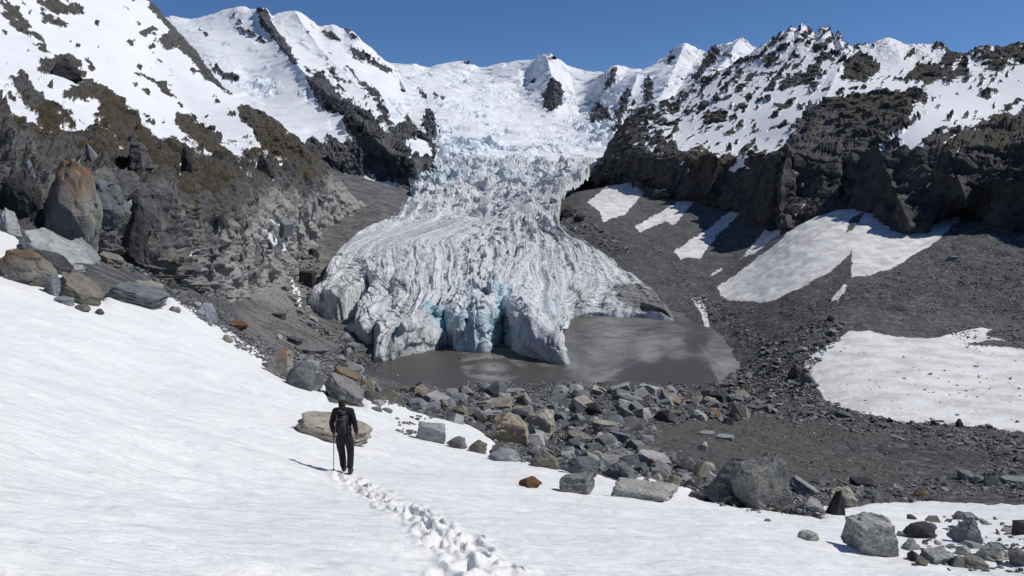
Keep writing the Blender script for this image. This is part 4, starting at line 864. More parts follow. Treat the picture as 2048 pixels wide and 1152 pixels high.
HB = [ # box in the photo, shape, tone, label, tilt
 ((1461,1592,905,1034),'block','speck',"tall grey angular boulder leaning right, largest of the boulders at the snow edge",-14),
 ((1403,1500,915,1014),'wedge','slate',"dark shaded boulder with an orange foot, touching the left side of the largest boulder",20),
 ((1681,1801,1023,1118),'block','speck',"rough speckled squarish boulder standing alone on the near snow, lower right",-4),
 ((1220,1357,954,1007),'block','speck',"long low lichen-flecked boulder with a tan patch at the snow edge",6),
 ((1118,1190,944,991),'block','speck',"grey blocky boulder on snow between the rust coloured stone and the long lichen boulder",0),
 ((1037,1084,952,978),'round','rust',"small rust brown stone lying alone on the white snow",6),
 ((1649,1692,981,1037),'wedge','dark',"dark upright wedge of rock right of the largest boulder",5),
 ((1591,1651,993,1028),'wedge','slate',"grey pointed slab between the largest boulder and the dark upright wedge",-12),
 ((1595,1639,1059,1084),'round','grey',"small grey stone on bare snow left of the speckled squarish boulder",12),
 ((1528,1542,1037,1044),'round','grey',"tiny grey stone on snow just below the largest boulder",0),
 ((1806,1873,1042,1081),'wedge','dark',"dark wedge boulder right behind the speckled squarish boulder",-12),
 ((1892,1972,1035,1092),'wedge','slate',"pyramid shaped grey boulder on the snow in the lower right corner cluster",8),
 ((2022,2062,1039,1074),'block','dark',"dark reddish block cut by the right edge of the frame, upper of two there",0),
 ((1838,1915,1092,1132),'block','speck',"flat-topped speckled boulder right of the squarish boulder, in the snow",3),
 ((1915,1980,1109,1142),'round','speck',"lowest lichen-speckled boulder in the bottom right corner cluster",5),
 ((1942,2021,1083,1127),'wedge','speck',"pale grey lichen boulder just behind the lowest boulder in the bottom right corner",6),
 ((2016,2062,1093,1138),'block','grey',"grey block cut by the right edge of the frame, lower of two there",0),
 ((1801,1836,1074,1104),'wedge','grey',"small wedge stone tucked against the right side of the speckled squarish boulder",12),
 ((1910,1942,1090,1113),'round','pale',"small pale rounded stone below the pyramid shaped boulder",0),
 ((1813,1834,1028,1040),'round','dark',"small dark oval stone alone on the snow patch behind the corner cluster",0),
 ((1123,1202,912,956),'round','slate',"blue-grey rounded boulder behind the blocky boulder at the snow edge",6),
 ((1206,1276,923,963),'wedge','slate',"smooth blue-grey wedge boulder above the long lichen boulder",10),
 ((1271,1343,898,937),'slab','grey',"pale grey tilted slab in the rubble above the long lichen boulder",18),
 ((1209,1276,896,928),'wedge','grey',"brown-grey triangular boulder left of the pale tilted slab",14),
 ((1213,1271,855,889),'block','slate',"dark olive slab with flat top in the middle of the boulder field",10),
 ((1183,1239,839,864),'slab','tan',"pale tan flat slab propped on rocks in the boulder field",4),
 ((1130,1188,859,889),'slab','tan',"light brown tilted plate left below the pale tan flat slab",16),
 ((1130,1192,840,854),'slab','dark',"long thin dark slab left of the pale tan flat slab",0),
 ((1398,1440,792,815),'wedge','tan',"beige fin-shaped stone on the gravel right above the dark plain",10),
 ((1442,1496,787,808),'wedge','slate',"grey pointed boulder right of the beige fin-shaped stone",14),
 ((1378,1415,819,843),'wedge','pale',"pale grey plate standing below the beige fin-shaped stone",-6),
 ((1398,1432,860,871),'slab','pale',"thin pale plate lying flat on the dark plain",0),
 ((1394,1415,883,903),'wedge','pale',"small pale triangular stone standing on the dark plain",16),
 ((1431,1469,867,880),'slab','slate',"thin grey plate beside the thin pale plate on the dark plain",0),
 ((1551,1567,806,814),'slab','pale',"small white stone in the rubble right of the lake",0),
 ((1665,1709,819,838),'wedge','slate',"grey boulder at the lower left rim of the old snow field",4),
 ((1938,1961,954,970),'round','dark',"small dark brown rounded stone on the plain at right",0),
 ((1697,1753,953,977),'block','dark',"dark squared block on the plain behind the largest boulder",6),
 ((1572,1640,950,995),'slab','grey',"long tilted grey slab leaning behind the largest boulder",34),
 ((1646,1716,972,1014),'wedge','tan',"brown broken slab behind the dark upright wedge",28),
 ((1720,1767,981,1009),'wedge','slate',"light grey faceted rock at the snow edge right of the reddish slab",10),
 ((1822,1861,975,995),'wedge','tan',"brownish boulder on the plain beside the lower right snow patch",6),
 ((1998,2056,949,970),'slab','slate',"flat grey plate on the plain at the right frame edge",8),
 ((966,1060,820,896),'wedge','tan',"large tan boulder with a sharp crest right of the hiker, at the snow edge",4),
 ((1042,1110,818,877),'wedge','tan',"tilted tan slab boulder just right of the large crested tan boulder",24),
 ((1021,1058,818,842),'slab','dark',"dark slab peeking out behind the large crested tan boulder",10),
 ((975,1042,894,925),'round','slate',"low grey boulder below the large crested tan boulder",2),
 ((829,892,842,888),'block','slate',"grey-and-tan boulder in the snow with small stones stacked at its left",18),
 ((585,746,822,893),'slab','tan',"long low tan boulder half sunk in snow behind the hiker",20),
 ((533,587,698,757),'block','crest',"upright tan block with an orange top, left of the grey boulder at the snow edge",-8),
 ((565,632,722,784),'wedge','slate',"grey triangular boulder leaning on the upright tan block",16),
 ((648,728,744,812),'slab','grey',"long dark grey beam-like slab sloping down behind the hiker's head",40),
 ((583,663,687,722),'slab','grey',"broad greenish grey slab above the grey triangular boulder",8),
 ((663,718,733,770),'slab','tan',"mottled grey-tan slab right of the broken orange stones",24),
 ((816,868,768,792),'wedge','tan',"yellowish wedge boulder at the near shore of the lake",14),
 ((687,722,685,704),'block','slate',"grey boulder at the foot of the ice on the lake's left",8),
 ((742,767,799,813),'round','grey',"uppermost of three flat stones lying on the snow right of the hiker",6),
 ((743,765,813,824),'round','grey',"lower left of three flat stones lying on the snow right of the hiker",8),
 ((764,786,815,826),'round','grey',"lower right of three flat stones lying on the snow right of the hiker",24),
 ((892,936,872,900),'wedge','grey',"dark triangular stone at the snow edge left of the round pebble",28),
 ((912,931,872,885),'round','slate',"small round grey stone on the snow left of the large crested tan boulder",0),
 ((936,975,879,909),'wedge','tan',"brown broken stone below the large crested tan boulder's left foot",28),
 ((1060,1119,898,940),'wedge','tan',"olive brown boulder at the snow edge below the tilted tan slab boulder",6),
 ((1127,1153,894,916),'round','slate',"small smooth blue-grey stone above the blue-grey rounded boulder",8),
 ((995,1051,776,790),'slab','pale',"pale flat slab lying along the lake shore",2),
 ((957,986,768,787),'wedge','slate',"grey pyramid stone on the lake shore left of the pale flat slab",4),
 ((1116,1147,768,790),'wedge','dark',"dark wedge stone on the lake shore right of the pale flat slab",6),
 ((1066,1110,818,844),'round','slate',"rounded grey boulder behind the tilted tan slab boulder",14),
 ((870,896,798,820),'round','tan',"yellow-brown stone in rubble near the snow, below the yellowish wedge",10),
 ((899,938,809,837),'wedge','tan',"tan sloping stone between the yellow-brown stone and the large crested boulder",26),
 ((916,936,798,818),'round','slate',"small grey knob of rock above the tan sloping stone",0),
 ((-6,118,498,578),'round','crest',"large rounded boulder with a rusty orange top at the left frame edge",18),
 ((74,148,500,552),'slab','dark',"dark grey slab resting behind the large rusty-topped boulder",34),
 ((84,142,546,598),'wedge','slate',"grey face of rock between the rusty-topped boulder and the tan sloping boulder",8),
 ((116,208,544,617),'slab','tan',"tan boulder sloping down to the right, second from the left frame edge",34),
 ((106,150,591,611),'slab','slate',"flat grey stone lying on snow under the tan sloping boulder",6),
 ((148,182,607,625),'round','tan',"small tan stone on the snow below the tan sloping boulder",14),
 ((190,209,617,631),'round','dark',"small dark stone at the lower tip of the tan sloping boulder",6),
 ((206,340,562,616),'slab','slate',"long flat dark grey slab lying along the snow strip at left",22),
 ((264,329,560,589),'slab','tan',"brown plank-like slab above the long flat dark grey slab",18),
 ((383,436,605,645),'wedge','slate',"grey triangular boulder at the left end of the moraine rubble",10),
 ((196,248,502,537),'slab','tan',"sunlit tan block under the tall orange-crested outcrop",16),
 ((338,362,612,626),'round','tan',"small tan stone at the lower end of the long flat grey slab",4),
 ((443,466,669,687),'round','tan',"small tan stone at the left end of the pebble heap on snow",16),
 ((445,497,639,658),'slab','rust',"orange-edged thin slab on the moraine above the pebble heap",18),
 ((543,572,625,638),'slab','dark',"dark flat boulder alone on the smooth scree at left",2),
 ((595,633,540,577),'block','dark',"large dark boulder beside the left edge of the ice",6),
 ((611,639,496,521),'round','dark',"dark rounded boulder above the large dark boulder at the ice edge",8),
 ((573,607,671,692),'slab','dark',"dark flat boulder above the greenish grey slab",12),
 ((547,565,667,680),'round','pale',"small white stone among the moraine boulders",0),
 ((1116,1151,409,440),'wedge','dark',"dark pointed boulder at the right edge of the ice",0),
 ((1147,1169,427,446),'round','dark',"rounded dark boulder just right of the pointed one at the ice edge",0),
 ((1895,1920,511,522),'slab','slate',"lone grey slab on the smooth dark scree at right",4),
 ((1654,1669,631,644),'round','dark',"dark stone in the gully above the old snow field",0),
 ((1575,1609,727,760),'round','dark',"dark boulder at the left tip of the old snow field",0),
 ((1600,1630,745,772),'round','slate',"grey boulder just below the dark one at the left tip of the old snow field",0),
 ((1860,1876,838,852),'wedge','dark',"left of two dark stones under the lower edge of the old snow field",0),
 ((1905,1928,837,856),'wedge','dark',"right and larger of two dark stones under the lower edge of the old snow field",0),
]
for bx, kd, tn, lb, rt_ in HB:
    big = (bx[1] - bx[0]) > 30
    place("boulder" if big else "stone", bx, kd, tn, lb, "boulder" if big else "stone", rot=rt_, detail=2 if big else 1)

# rock outcrops rising from the left hillside
_lx, _ly = proj(LPt.reshape(-1, 3)); _ld = LPt.reshape(-1, 3)[:, 1]
def hit_left(px, py):
    k = (np.abs(_lx - px) < 4) & (np.abs(_ly - py) < 4)
    g = float(np.nan_to_num(hit_s(px, py)[0], nan=900)); return min(g, float(_ld[k].min()) if k.any() else 900)
OC = [((86,206,318,504),'round','crest',"tall rock outcrop with a rusty orange crest and pale lower face, left of frame",14,62),
 ((-8,84,336,430),'round','dark',"dark fractured outcrop left of the orange-crested one",24,66),
 ((160,250,356,450),'round','slate',"broad grey rounded outcrop right of the orange-crested one",26,82),
 ((240,324,376,446),'wedge','dark',"dark angular outcrop with a peaked top below the brown turf",16,110),
 ((238,300,410,506),'spire','dark',"dark narrow rock pillar leaning right among fallen blocks",22,88),
 ((30,186,455,548),'slab','grey',"long grey slab sloping down to the right above the rusty-topped boulder",30,48),
 ((-10,46,415,475),'wedge','grey',"grey-brown boulder on the left frame edge above the snow",10,46),
 ((134,202,474,538),'slab','slate',"stacked grey slabs left of the sunlit tan block",36,50),
 ((100,165,115,160),'wedge','dark',"dark fang of rock jutting from the upper left snow",-10,560),
 ((258,310,272,330),'spire','dark',"dark pointed crag on the turf slope above the pillars",-8,330),
 ((360,398,292,346),'spire','dark',"pair of dark fins on the brown turf slope",-6,330),
 ((510,552,308,350),'wedge','dark',"black crag high on the turf spur above the light cliffs",-6,470)]
for bx, kd, tn, lb, rt_, dd in OC:
    place("rock_outcrop", bx, kd, tn, lb, "outcrop", rot=rt_, d=hit_left((bx[0] + bx[1]) / 2, bx[3] - 12) * .985, depth=.8, sink=.25)

# ---- rubble: the larger stones as things, the rest as one mass
def scatter(poly, count, smin, smax, power=2.0, seed=0, dmax=600):
    r = np.random.default_rng(seed); P = np.array(poly, float); lo, hi = P.min(0), P.max(0); out = []
    while sum(len(o) for o in out) < count:
        q = r.uniform(lo, hi, (count * 3, 2)); k = sdf(q[:, 0], q[:, 1], poly) + fbm(np.stack([q[:, 0], q[:, 1], q[:, 0] * 0], -1), 60, 3, .6, seed) * 26 > 0; out.append(q[k])
    q = np.concatenate(out)[:count]; s = smin * (1 - r.random(count) * (1 - (smin / smax) ** power)) ** (-1 / power)
    d = hit_s(q[:, 0], q[:, 1], dmax=dmax); ok = ~np.isnan(d); return np.column_stack([q[ok], s[ok], d[ok]])
REG = [ # polygon, count, smallest and largest size in photo pixels, group, label
 ([(735,795),(820,775),(900,790),(1100,783),(1500,785),(1560,830),(1330,850),(1290,900),(1420,940),(1400,985),(1200,948),(1000,908),(960,850),(850,828)],4200,6,44,"rubble between the near snow and the lake","angular grey stone in the boulder field between the near snow and the lake"),
 ([(640,700),(760,775),(740,800),(640,765),(560,735),(520,700)],560,6,28,"moraine stones left of the lake","grey stone in the moraine strip on the left above the snow edge"),
 ([(240,520),(330,560),(450,640),(540,690),(600,735),(540,745),(500,680),(420,650),(350,600)],700,4.5,26,"moraine stones left of the lake","grey stone in the moraine strip on the left above the snow edge"),
 ([(455,672),(490,672),(545,712),(540,724),(500,705)],230,4.5,11,"pebble heap on the left snow","small stone of the pebble heap lying on the snow at left"),
 ([(1440,770),(1520,700),(1640,640),(1700,640),(1620,745),(1640,790),(1700,825),(2060,872),(2060,935),(1850,885),(1680,850),(1520,835)],3600,3.6,24,"stones round the old snow field","dark angular stone in the band between the lake and the old snow field"),
 ([(1400,992),(1640,950),(1760,965),(1900,955),(2060,920),(2060,1000),(1810,1000),(1690,1012),(1600,1032),(1500,1020)],1600,4.5,28,"stones at the edge of the lower right snow","angular stone on the gravel beside the lower right snow"),
 ([(1250,850),(1560,840),(2048,950),(2048,1000),(1500,960),(1290,930)],1500,2.4,10,None,None),
 ([(1130,420),(1330,520),(1420,620),(1500,700),(1700,610),(2060,650),(2060,480),(1900,490),(1740,560),(1600,610),(1420,600),(1300,480)],5200,1.6,7,None,None),
 ([(1350,600),(1440,640),(1500,700),(1560,690),(1480,640),(1420,590)],700,2.5,10,None,None),
 ([(560,540),(600,500),(640,490),(650,540),(605,620),(690,665),(740,705),(760,745),(720,735),(640,680),(590,620)],800,4,24,"boulders in the trough at the left ice edge","dark boulder in the trough along the left edge of the ice"),
 ([(1110,400),(1170,430),(1260,500),(1230,510),(1130,455)],500,2.5,14,"boulders on the right ice edge","dark boulder on the scree along the right edge of the ice"),
 ([(560,560),(520,600),(540,690),(700,760),(720,735),(640,690)],1500,1.6,6,None,None),
 ([(350,570),(450,600),(520,690),(560,700),(600,740),(500,680),(420,640)],1100,2,9,None,None),
 ([(1640,690),(1800,690),(2048,700),(2048,850),(1700,810)],75,3,13,"stones on the old snow field","dark stone lying on the dirty old snow field"),
 ([(1890,655),(1960,650),(2060,668),(2060,700),(1930,690)],230,3,9,None,None),
 ([(1790,1066),(1880,1036),(2060,1034),(2060,1150),(1900,1142),(1830,1120)],190,8,34,"stones of the bottom right cluster","smaller grey stone wedged among the boulders of the bottom right cluster"),
 ([(788,838),(830,832),(870,842),(850,870),(800,868)],26,9,20,"stones stacked on the snow right of the hiker","small stone stacked beside the grey-and-tan boulder in the snow"),
 ([(600,700),(700,770),(720,800),(690,765),(640,740)],90,8,24,"moraine stones left of the lake","grey stone in the moraine strip on the left above the snow edge"),
 ([(780,745),(900,712),(1000,710),(900,735),(800,760)],60,2,7,None,None),
 ([(930,765),(1500,770),(1480,790),(930,790)],900,3,12,None,None)]
allr = []
for k, (pl, n_, a_, b_, gr, lb) in enumerate(REG):
    q = scatter(pl, n_, a_, b_, seed=300 + k)
    for row in q: allr.append((row[2], row[0], row[1], row[3], k))
allr.sort(key=lambda t: -t[0])
HR = np.random.default_rng(77)
def hillside(poly, n, a, b, k):
    P = np.array(poly, float); kk = np.where(sdf(_lx, _ly, poly) > 0)[0]; kk = HR.choice(kk, n * 3); out = []
    for i in kk:
        g = hit_s(_lx[i], _ly[i])[0] if HR.random() < .0 else 1e9
        out.append((a * (1 - HR.random() * (1 - (a / b) ** 2)) ** -.5, i, k))
    return out[:n]
HILL = hillside([(-20,330),(200,300),(330,400),(470,430),(560,450),(640,400),(560,500),(520,560),(400,540),(250,500),(150,540),(-20,470)], 650, 7, 46, 'h') + hillside([(0,240),(250,240),(420,330),(600,350),(560,400),(330,400),(0,340)], 260, 5, 22, 't')
LIB = []
for k in range(14):
    V, F = rock_arrays(900 + k, ['block', 'round', 'wedge', 'slab', 'round', 'block'][k % 6], 1); V = (V - V.mean(0)) / (V.max(0) - V.min(0)).max(); LIB.append((V, F))
LOW = []
for k in range(30):
    bm = bmesh.new(); r_ = random.Random(k)
    for _ in range(10):
        v = np.array([r_.gauss(0, 1) for _ in range(3)]); v /= np.linalg.norm(v); v *= r_.uniform(.8, 1); bm.verts.new(tuple(v * np.array([.5, .42, .32])))
    bmesh.ops.convex_hull(bm, input=bm.verts); bmesh.ops.delete(bm, geom=[v for v in bm.verts if not v.link_faces], context='VERTS'); bmesh.ops.triangulate(bm, faces=bm.faces)
    bm.verts.index_update(); LOW.append((np.array([v.co[:] for v in bm.verts]), np.array([[v.index for v in f.verts] for f in bm.faces]))); bm.free()
TONES = ['grey', 'slate', 'dark', 'tan', 'grey', 'slate', 'pale', 'grey', 'dark', 'speck', 'slate', 'tan', 'grey', 'slate']
proto = {}
rr = random.Random(99); nind = 0; stuffV = []; stuffF = []; stuffT = []; nv = 0
for s_, px_, py_, d_, k in allr:
    gr, lb = REG[k][4:6]
    size = s_ * d_ / FPX * 1.3
    p = unproj(px_, py_, d_)
    rot = Euler((rr.gauss(0, .3), rr.gauss(.12, .3), rr.uniform(0, 6.28))).to_matrix()
    sc = (1, rr.uniform(.65, 1), rr.uniform(.4, .8))
    if gr and nind < 200 and s_ > 7:
        j = rr.randrange(14); nind += 1
        key = j
        if key not in proto:
            V, F = LIB[j]; o = rock_object("stone", V, F, RM[TONES[j]]); proto[key] = o
        else:
            o = proto[key].copy(); C.objects.link(o)
        o.location = p + np.array([0, 0, size * sc[2] * .18]); o.rotation_euler = rot.to_euler(); o.scale = (size * sc[0], size * sc[1], size * sc[2])
        tag(o, lb, "stone", gr)
    else:
        V, F = LOW[rr.randrange(30)]
        V = (V * np.array(sc) * size * 1.15) @ np.array(rot).T + p + np.array([0, 0, size * .08])
        stuffV.append(V); stuffF.append(F + nv); stuffT.append(np.full(len(V), rr.random())); nv += len(V)
CR = []
for k in range(16):
    V, F = rock_arrays(1500 + k, ['spire', 'wedge', 'block', 'spire'][k % 4], 1); CR.append(((V - V.mean(0)) / (V.max(0) - V.min(0)).max(), F))
HILL.sort(key=lambda t: -t[0]); LP3 = LPt.reshape(-1, 3); hproto = {}
for n_, (s_, i_, kd_) in enumerate(HILL):
    p = LP3[i_]; size = s_ * p[1] / FPX * 1.2; j = rr.randrange(16)
    rot = Euler((rr.gauss(0, .2), rr.gauss(.35, .25), rr.uniform(-.6, .6))).to_matrix()
    sc = (rr.uniform(.55, 1), rr.uniform(.6, 1), rr.uniform(.7, 1.25))
    if n_ < 60:
        if j not in hproto:
            o = rock_object("crag", CR[j][0], CR[j][1], RM[['dark', 'grey', 'slate'][j % 3]]); hproto[j] = o
        else: o = hproto[j].copy(); C.objects.link(o)
        o.location = p + np.array([0, 0, size * .05]); o.rotation_euler = rot.to_euler(); o.scale = tuple(size * q for q in sc)
        tag(o, "angular dark crag on the left hillside between the near snow and the brown turf", "crag", "crags on the left hillside")
    else:
        V, F = CR[j]; V = (V * np.array(sc) * size) @ np.array(rot).T + p
        stuffV.append(V); stuffF.append(F + nv); stuffT.append(np.full(len(V), rr.random() * .5)); nv += len(V)
M_rub = rock_mat("rock_rubble", (.10, .104, .106), (.25, .25, .245), (.15, .12, .09), .3, size=1.0)
rub = mesh_np("rubble", np.concatenate(stuffV), np.concatenate(stuffF), M_rub, smooth=np.zeros(sum(len(f) for f in stuffF)), attrs={"tone": np.concatenate(stuffT)})
tag(rub, kind="stuff")

# ================================================================== HIKER
def simple_mat(name, col, rough=.8, bump=0, scale=60):
    b = NB(name); P = b.obj(); n = b.noise(P, scale, 4, .6)
    c = b.mix(n, tuple(x * .7 for x in col), tuple(min(1, x * 1.3) for x in col))
    return b.fin(c, rough, b.bump(n, .5, bump) if bump else None, .3)
M_skin = simple_mat("skin", (.13, .065, .045), .6); M_jack = simple_mat("jacket_cloth", (.008, .008, .010), .8, .004, 90)
M_trou = simple_mat("trouser_cloth", (.013, .013, .016), .85, .004, 90); M_hat = simple_mat("cap_wool", (.12, .125, .135), .95, .004, 160)
M_boot = simple_mat("boot_leather", (.035, .027, .02), .7, .003, 80); M_sole = simple_mat("boot_sole", (.10, .085, .06), .8)
M_pack = simple_mat("pack_nylon", (.009, .010, .013), .6, .004, 70); M_trim = simple_mat("pack_trim", (.20, .17, .12), .6); M_pole = simple_mat("pole_metal", (.05, .045, .045), .45); M_hair = simple_mat("hair", (.02, .015, .012), .8)
hd = float(hit_s(682, 944)[0]); HP = unproj(691, 944, hd); HP[2] = float(surf(HP[0], HP[1]))
def sk(name, pts, edges, mat, parent, sub=2):
    me = bpy.data.meshes.new(name); me.from_pydata([p[:3] for p in pts], edges, []); o = bpy.data.objects.new(name, me); C.objects.link(o)
    m = o.modifiers.new("s", 'SKIN'); m.use_smooth_shade = True
    for i, p in enumerate(pts):
        v = me.skin_vertices[0].data[i]; r = p[3]; v.radius = r if isinstance(r, tuple) else (r, r); v.use_root = (i == 0)
    o.modifiers.new("d", 'SUBSURF').levels = sub; o.modifiers["d"].render_levels = sub
    dg = bpy.context.evaluated_depsgraph_get(); nm = bpy.data.meshes.new_from_object(o.evaluated_get(dg)); o.modifiers.clear(); o.data = nm
    nm.materials.clear(); nm.materials.append(mat)
    for p in nm.polygons: p.use_smooth = True
    if parent: o.parent = parent
    return o
gl = lambda x, y: float(surf(HP[0] + x, HP[1] + y) - HP[2])
fl = (-.075, .16); fr = (.135, -.12); zl = gl(*fl); zr = gl(*fr)
base = bpy.data.objects.new("person", None)
# body: one continuous surface from head to feet with both arms and hands
B = [(0,0,.93,(.135,.10)), (.0,.0,1.10,(.125,.092)), (-.01,.02,1.30,(.15,.105)), (-.02,.03,1.44,(.13,.085)), (-.035,.045,1.52,(.055,.055)), (-.045,.065,1.60,(.062,.07)), (-.048,.075,1.68,(.075,.09)), (-.048,.07,1.745,(.05,.06)),
     (-.20,.02,1.43,.062), (-.275,.0,1.17,.043), (-.275,.10,.93,.031), (-.27,.125,.865,.034),
     (.17,.02,1.43,.062), (.245,-.02,1.17,.043), (.265,.03,.94,.030), (.268,.05,.87,.034),
     (-.095,0,.84,.085), (-.085,.10,.46 + zl * .5,.056), (fl[0], fl[1] - .02, .09 + zl,.035), (fl[0], fl[1] + .10, .055 + zl,.025),
     (.095,0,.84,.085), (.125,.02,.45,.056), (fr[0], fr[1] - .02, .11 + zr,.035), (fr[0], fr[1] + .10, .055 + zr,.025)]
Ed = [(0,1),(1,2),(2,3),(3,4),(4,5),(5,6),(6,7),(3,8),(8,9),(9,10),(10,11),(3,12),(12,13),(13,14),(14,15),(0,16),(16,17),(17,18),(18,19),(0,20),(20,21),(21,22),(22,23)]
def fingers(w, side, close):
    """five short chains rooted in the palm, added to the body skeleton"""
    for k, (dx, L) in enumerate([(-.027,.066),(-.009,.076),(.009,.071),(.027,.056)]):
        pass
# hands are chains on the same skeleton so the body stays one surface
def hand(root, curl, side):
    x, y, z, _ = B[root]
    for k, (dy, L) in enumerate([(.026,.068),(.009,.078),(-.009,.073),(-.026,.058)]):
        i = len(B); a = curl
        p1 = (x, y + dy, z - .045, .0095); p2 = (x - side * math.sin(a) * L * .5, y + dy * 1.05, z - .045 - math.cos(a) * L * .5, .0088)
        p3 = (p2[0] - side * math.sin(a * 2) * L * .5, p2[1], p2[2] - math.cos(a * 2) * L * .5, .0075)
        B.extend([p1, p2, p3]); Ed.extend([(root, i), (i, i + 1), (i + 1, i + 2)])
    i = len(B); B.extend([(x - side * .012, y + .036, z - .012, .011), (x - side * .03, y + .05, z - .045, .009)]); Ed.extend([(root, i), (i, i + 1)])
hand(11, 1.15, -1); hand(15, .55, 1)
person = sk("person", B, Ed, M_skin, None)
person.location = HP
tag(person, "hiker in black with grey cap, seen from behind walking down the snow with one pole", "person")
jk = [(0,0,.84,(.178,.14)), (0,0,.92,(.182,.145)), (0,0,1.12,(.172,.125)), (-.01,.02,1.30,(.19,.132)), (-.02,.03,1.44,(.165,.11)), (-.033,.045,1.525,(.068,.068)), (-.20,.02,1.435,.086), (-.235,.01,1.31,.074), (-.28,.0,1.16,.064), (-.28,.06,1.03,.055), (-.275,.10,.925,.046),
      (.17,.02,1.435,.086), (.205,0,1.31,.074), (.25,-.02,1.16,.064), (.262,.005,1.03,.055), (.267,.03,.93,.046)]
sk("jacket", jk, [(0,1),(1,2),(2,3),(3,4),(4,5),(4,6),(6,7),(7,8),(8,9),(9,10),(4,11),(11,12),(12,13),(13,14),(14,15)], M_jack, person)
tr = [(0,0,.97,(.160,.12)), (0,0,.88,(.165,.125)), (-.105,0,.78,(.115,.11)), (-.105,.05,.63,.104), (-.09,.10,.46 + zl * .5,.086), (-.082,.13,.30 + zl * .8,.082), (fl[0],fl[1]-.02,.10 + zl,.078),
      (.105,0,.78,(.115,.11)), (.118,.015,.63,.104), (.127,.02,.45,.086), (.13,-.05,.30 + zr * .6,.082), (fr[0],fr[1]-.02,.12 + zr,.078)]
sk("trousers", tr, [(0,1),(1,2),(2,3),(3,4),(4,5),(5,6),(1,7),(7,8),(8,9),(9,10),(10,11)], M_trou, person)
sk("hair", [(-.040,.030,1.54,(.072,.06)), (-.044,.036,1.60,(.084,.065)), (-.047,.045,1.66,(.084,.075)), (-.048,.06,1.70,(.08,.08))], [(0,1),(1,2),(2,3)], M_hair, person)
cap = sk("cap", [(-.048,.072,1.675,(.090,.102)), (-.048,.070,1.73,(.090,.102)), (-.048,.068,1.785,(.062,.072))], [(0,1),(1,2)], M_hat, person)
sk("peak", [(-.048,.15,1.70,(.06,.012)), (-.048,.23,1.69,(.04,.010))], [(0,1)], M_hat, cap, 1)
for (x, y), z in ((fl, zl), (fr, zr)):
    b_ = sk("boot", [(x, y - .035, z + .16, .056), (x, y - .04, z + .075, .056), (x, y + .05, z + .06, (.052,.045)), (x, y + .15, z + .045, (.050,.036)), (x, y + .20, z + .04, (.036,.028))], [(0,1),(1,2),(2,3),(3,4)], M_boot, person)
    sk("sole", [(x, y - .085, z + .02, (.030,.018)), (x, y - .03, z + .015, (.05,.018)), (x, y + .10, z + .012, (.05,.018)), (x, y + .21, z + .015, (.035,.016))], [(0,1),(1,2),(2,3)], M_sole, b_, 1)
# backpack
pk = bpy.data.objects.new("backpack", None); C.objects.link(pk); pk.location = HP + np.array([0, -.15, 1.0])
tag(pk, "slim black backpack with pale straps worn on the hiker's back", "backpack")
def boxm(name, mat, parent, c, sz, bev=.02, taper=1.0, seg=3):
    bm = bmesh.new(); bmesh.ops.create_cube(bm, size=1)
    for v in bm.verts:
        k = taper if v.co.z > 0 else 1; v.co = Vector((c[0] + v.co.x * sz[0] * k, c[1] + v.co.y * sz[1] * (k if v.co.y < 0 else 1), c[2] + v.co.z * sz[2]))
    bmesh.ops.bevel(bm, geom=list(bm.edges), offset=bev, segments=seg, affect='EDGES', clamp_overlap=True)
    me = bpy.data.meshes.new(name); bm.to_mesh(me); bm.free(); me.materials.append(mat); o = bpy.data.objects.new(name, me); C.objects.link(o); o.parent = parent
    for p in me.polygons: p.use_smooth = True
    return o
def strapm(name, mat, parent, pts, wd=.02, th=.008):
    bm = bmesh.new(); pts = [Vector(p) for p in pts]; rings = []
    for i, p in enumerate(pts):
        t = (pts[min(i + 1, len(pts) - 1)] - pts[max(i - 1, 0)]).normalized(); sd_ = t.cross(Vector((0, 1, 0)));
        if sd_.length < .1: sd_ = Vector((1, 0, 0))
        sd_.normalize(); n = t.cross(sd_).normalized()
        rings.append([bm.verts.new(p + sd_ * a * wd / 2 + n * b * th / 2) for a, b in ((-1,-1),(1,-1),(1,1),(-1,1))])
    for a, b in zip(rings[:-1], rings[1:]):
        for k in range(4): bm.faces.new((a[k], a[(k+1)%4], b[(k+1)%4], b[k]))
    bm.faces.new(rings[0]); bm.faces.new(rings[-1]); bmesh.ops.recalc_face_normals(bm, faces=bm.faces)
    me = bpy.data.meshes.new(name); bm.to_mesh(me); bm.free(); me.materials.append(mat); o = bpy.data.objects.new(name, me); C.objects.link(o); o.parent = parent; return o
boxm("pack_body", M_pack, pk, (-.01, -.03, .22), (.29, .20, .50), .06, .88)
boxm("top_lid", M_pack, pk, (-.012, -.03, .47), (.25, .20, .08), .035)
boxm("front_pocket", M_pack, pk, (-.01, -.145, .15), (.20, .05, .26), .025, .85)
for s1 in (-1, 1):
    strapm("shoulder_strap", M_pack, pk, [(s1 * .085 - .02, .05, .46), (s1 * .10 - .02, .10, .52), (s1 * .11 - .02, .20, .50), (s1 * .12 - .015, .28, .40), (s1 * .13, .27, .22), (s1 * .14, .18, .10)], .05, .014)
    strapm("side_strap", M_trim, pk, [(s1 * .075 - .01, -.142, .44), (s1 * .09 - .01, -.150, .33), (s1 * .105 - .01, -.158, .20), (s1 * .115 - .01, -.150, .04)], .011, .006)
    boxm("side_pocket", M_pack, pk, (s1 * .145 - .01, -.03, .09), (.05, .13, .17), .02, .9)
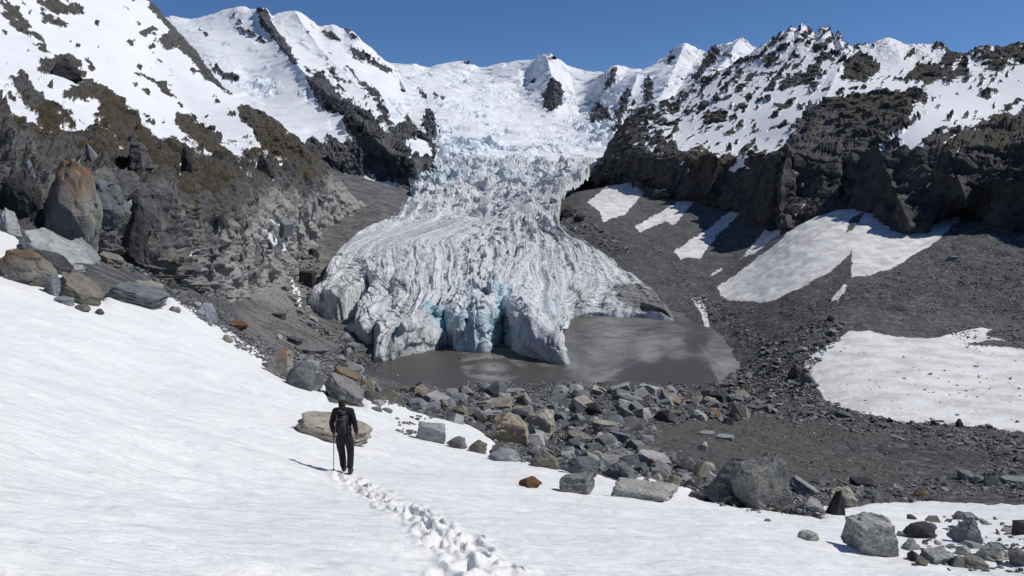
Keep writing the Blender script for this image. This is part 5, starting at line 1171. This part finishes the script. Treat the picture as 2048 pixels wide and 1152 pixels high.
strapm("cross_strap", M_trim, pk, [(-.085, -.150, .36), (-.01, -.158, .345), (.065, -.150, .36)], .010, .006)
strapm("haul_loop", M_trim, pk, [(-.045, -.10, .505), (-.03, -.10, .545), (.01, -.10, .545), (.025, -.10, .505)], .012, .008)
strapm("hip_belt", M_pack, pk, [(-.15, .0, .03), (-.17, .12, .02), (-.14, .22, .02)], .05, .015); strapm("hip_belt", M_pack, pk, [(.14, .0, .03), (.16, .12, .02), (.13, .22, .02)], .05, .015)
# trekking pole
hx, hy, hz = B[11][0] - .005, B[11][1] + .02, B[11][2] - .05
tipx, tipy = hx - .035, hy + .02; tipz = gl(tipx, tipy)
po = bpy.data.objects.new("trekking_pole", None); C.objects.link(po); po.location = HP + np.array([tipx, tipy, tipz])
tag(po, "thin dark trekking pole planted in the snow from the hiker's left hand", "trekking pole")
def tube(name, a, b, r0, r1, mat, parent, n=10):
    a, b = Vector(a), Vector(b); t = (b - a).normalized(); s1 = t.orthogonal().normalized(); s2 = t.cross(s1); bm = bmesh.new()
    r_ = [[bm.verts.new(p + (s1 * math.cos(2 * PI * k / n) + s2 * math.sin(2 * PI * k / n)) * r) for k in range(n)] for p, r in ((a, r0), (b, r1))]
    for k in range(n): bm.faces.new((r_[0][k], r_[0][(k+1)%n], r_[1][(k+1)%n], r_[1][k]))
    bm.faces.new(r_[0][::-1]); bm.faces.new(r_[1]); me = bpy.data.meshes.new(name); bm.to_mesh(me); bm.free(); me.materials.append(mat)
    o = bpy.data.objects.new(name, me); C.objects.link(o); o.parent = parent
    for p in me.polygons: p.use_smooth = True
    return o
top = Vector((hx - tipx, hy - tipy, hz - tipz)); dr = top.normalized()
tube("shaft", dr * -.06, top * .93, .0075, .010, M_pole, po); tube("grip", top * .93, top + dr * .06, .015, .018, M_pack, po); tube("basket", dr * .02, dr * .028, .035, .03, M_pack, po, 16)
bpy.data.objects.remove(base)

for o_ in (person, pk, po):
    o_.scale = (.92, .92, .92); o_.location = HP + (np.array(o_.location) - HP) * .92
po.location.z = float(surf(po.location.x, po.location.y)) - .01
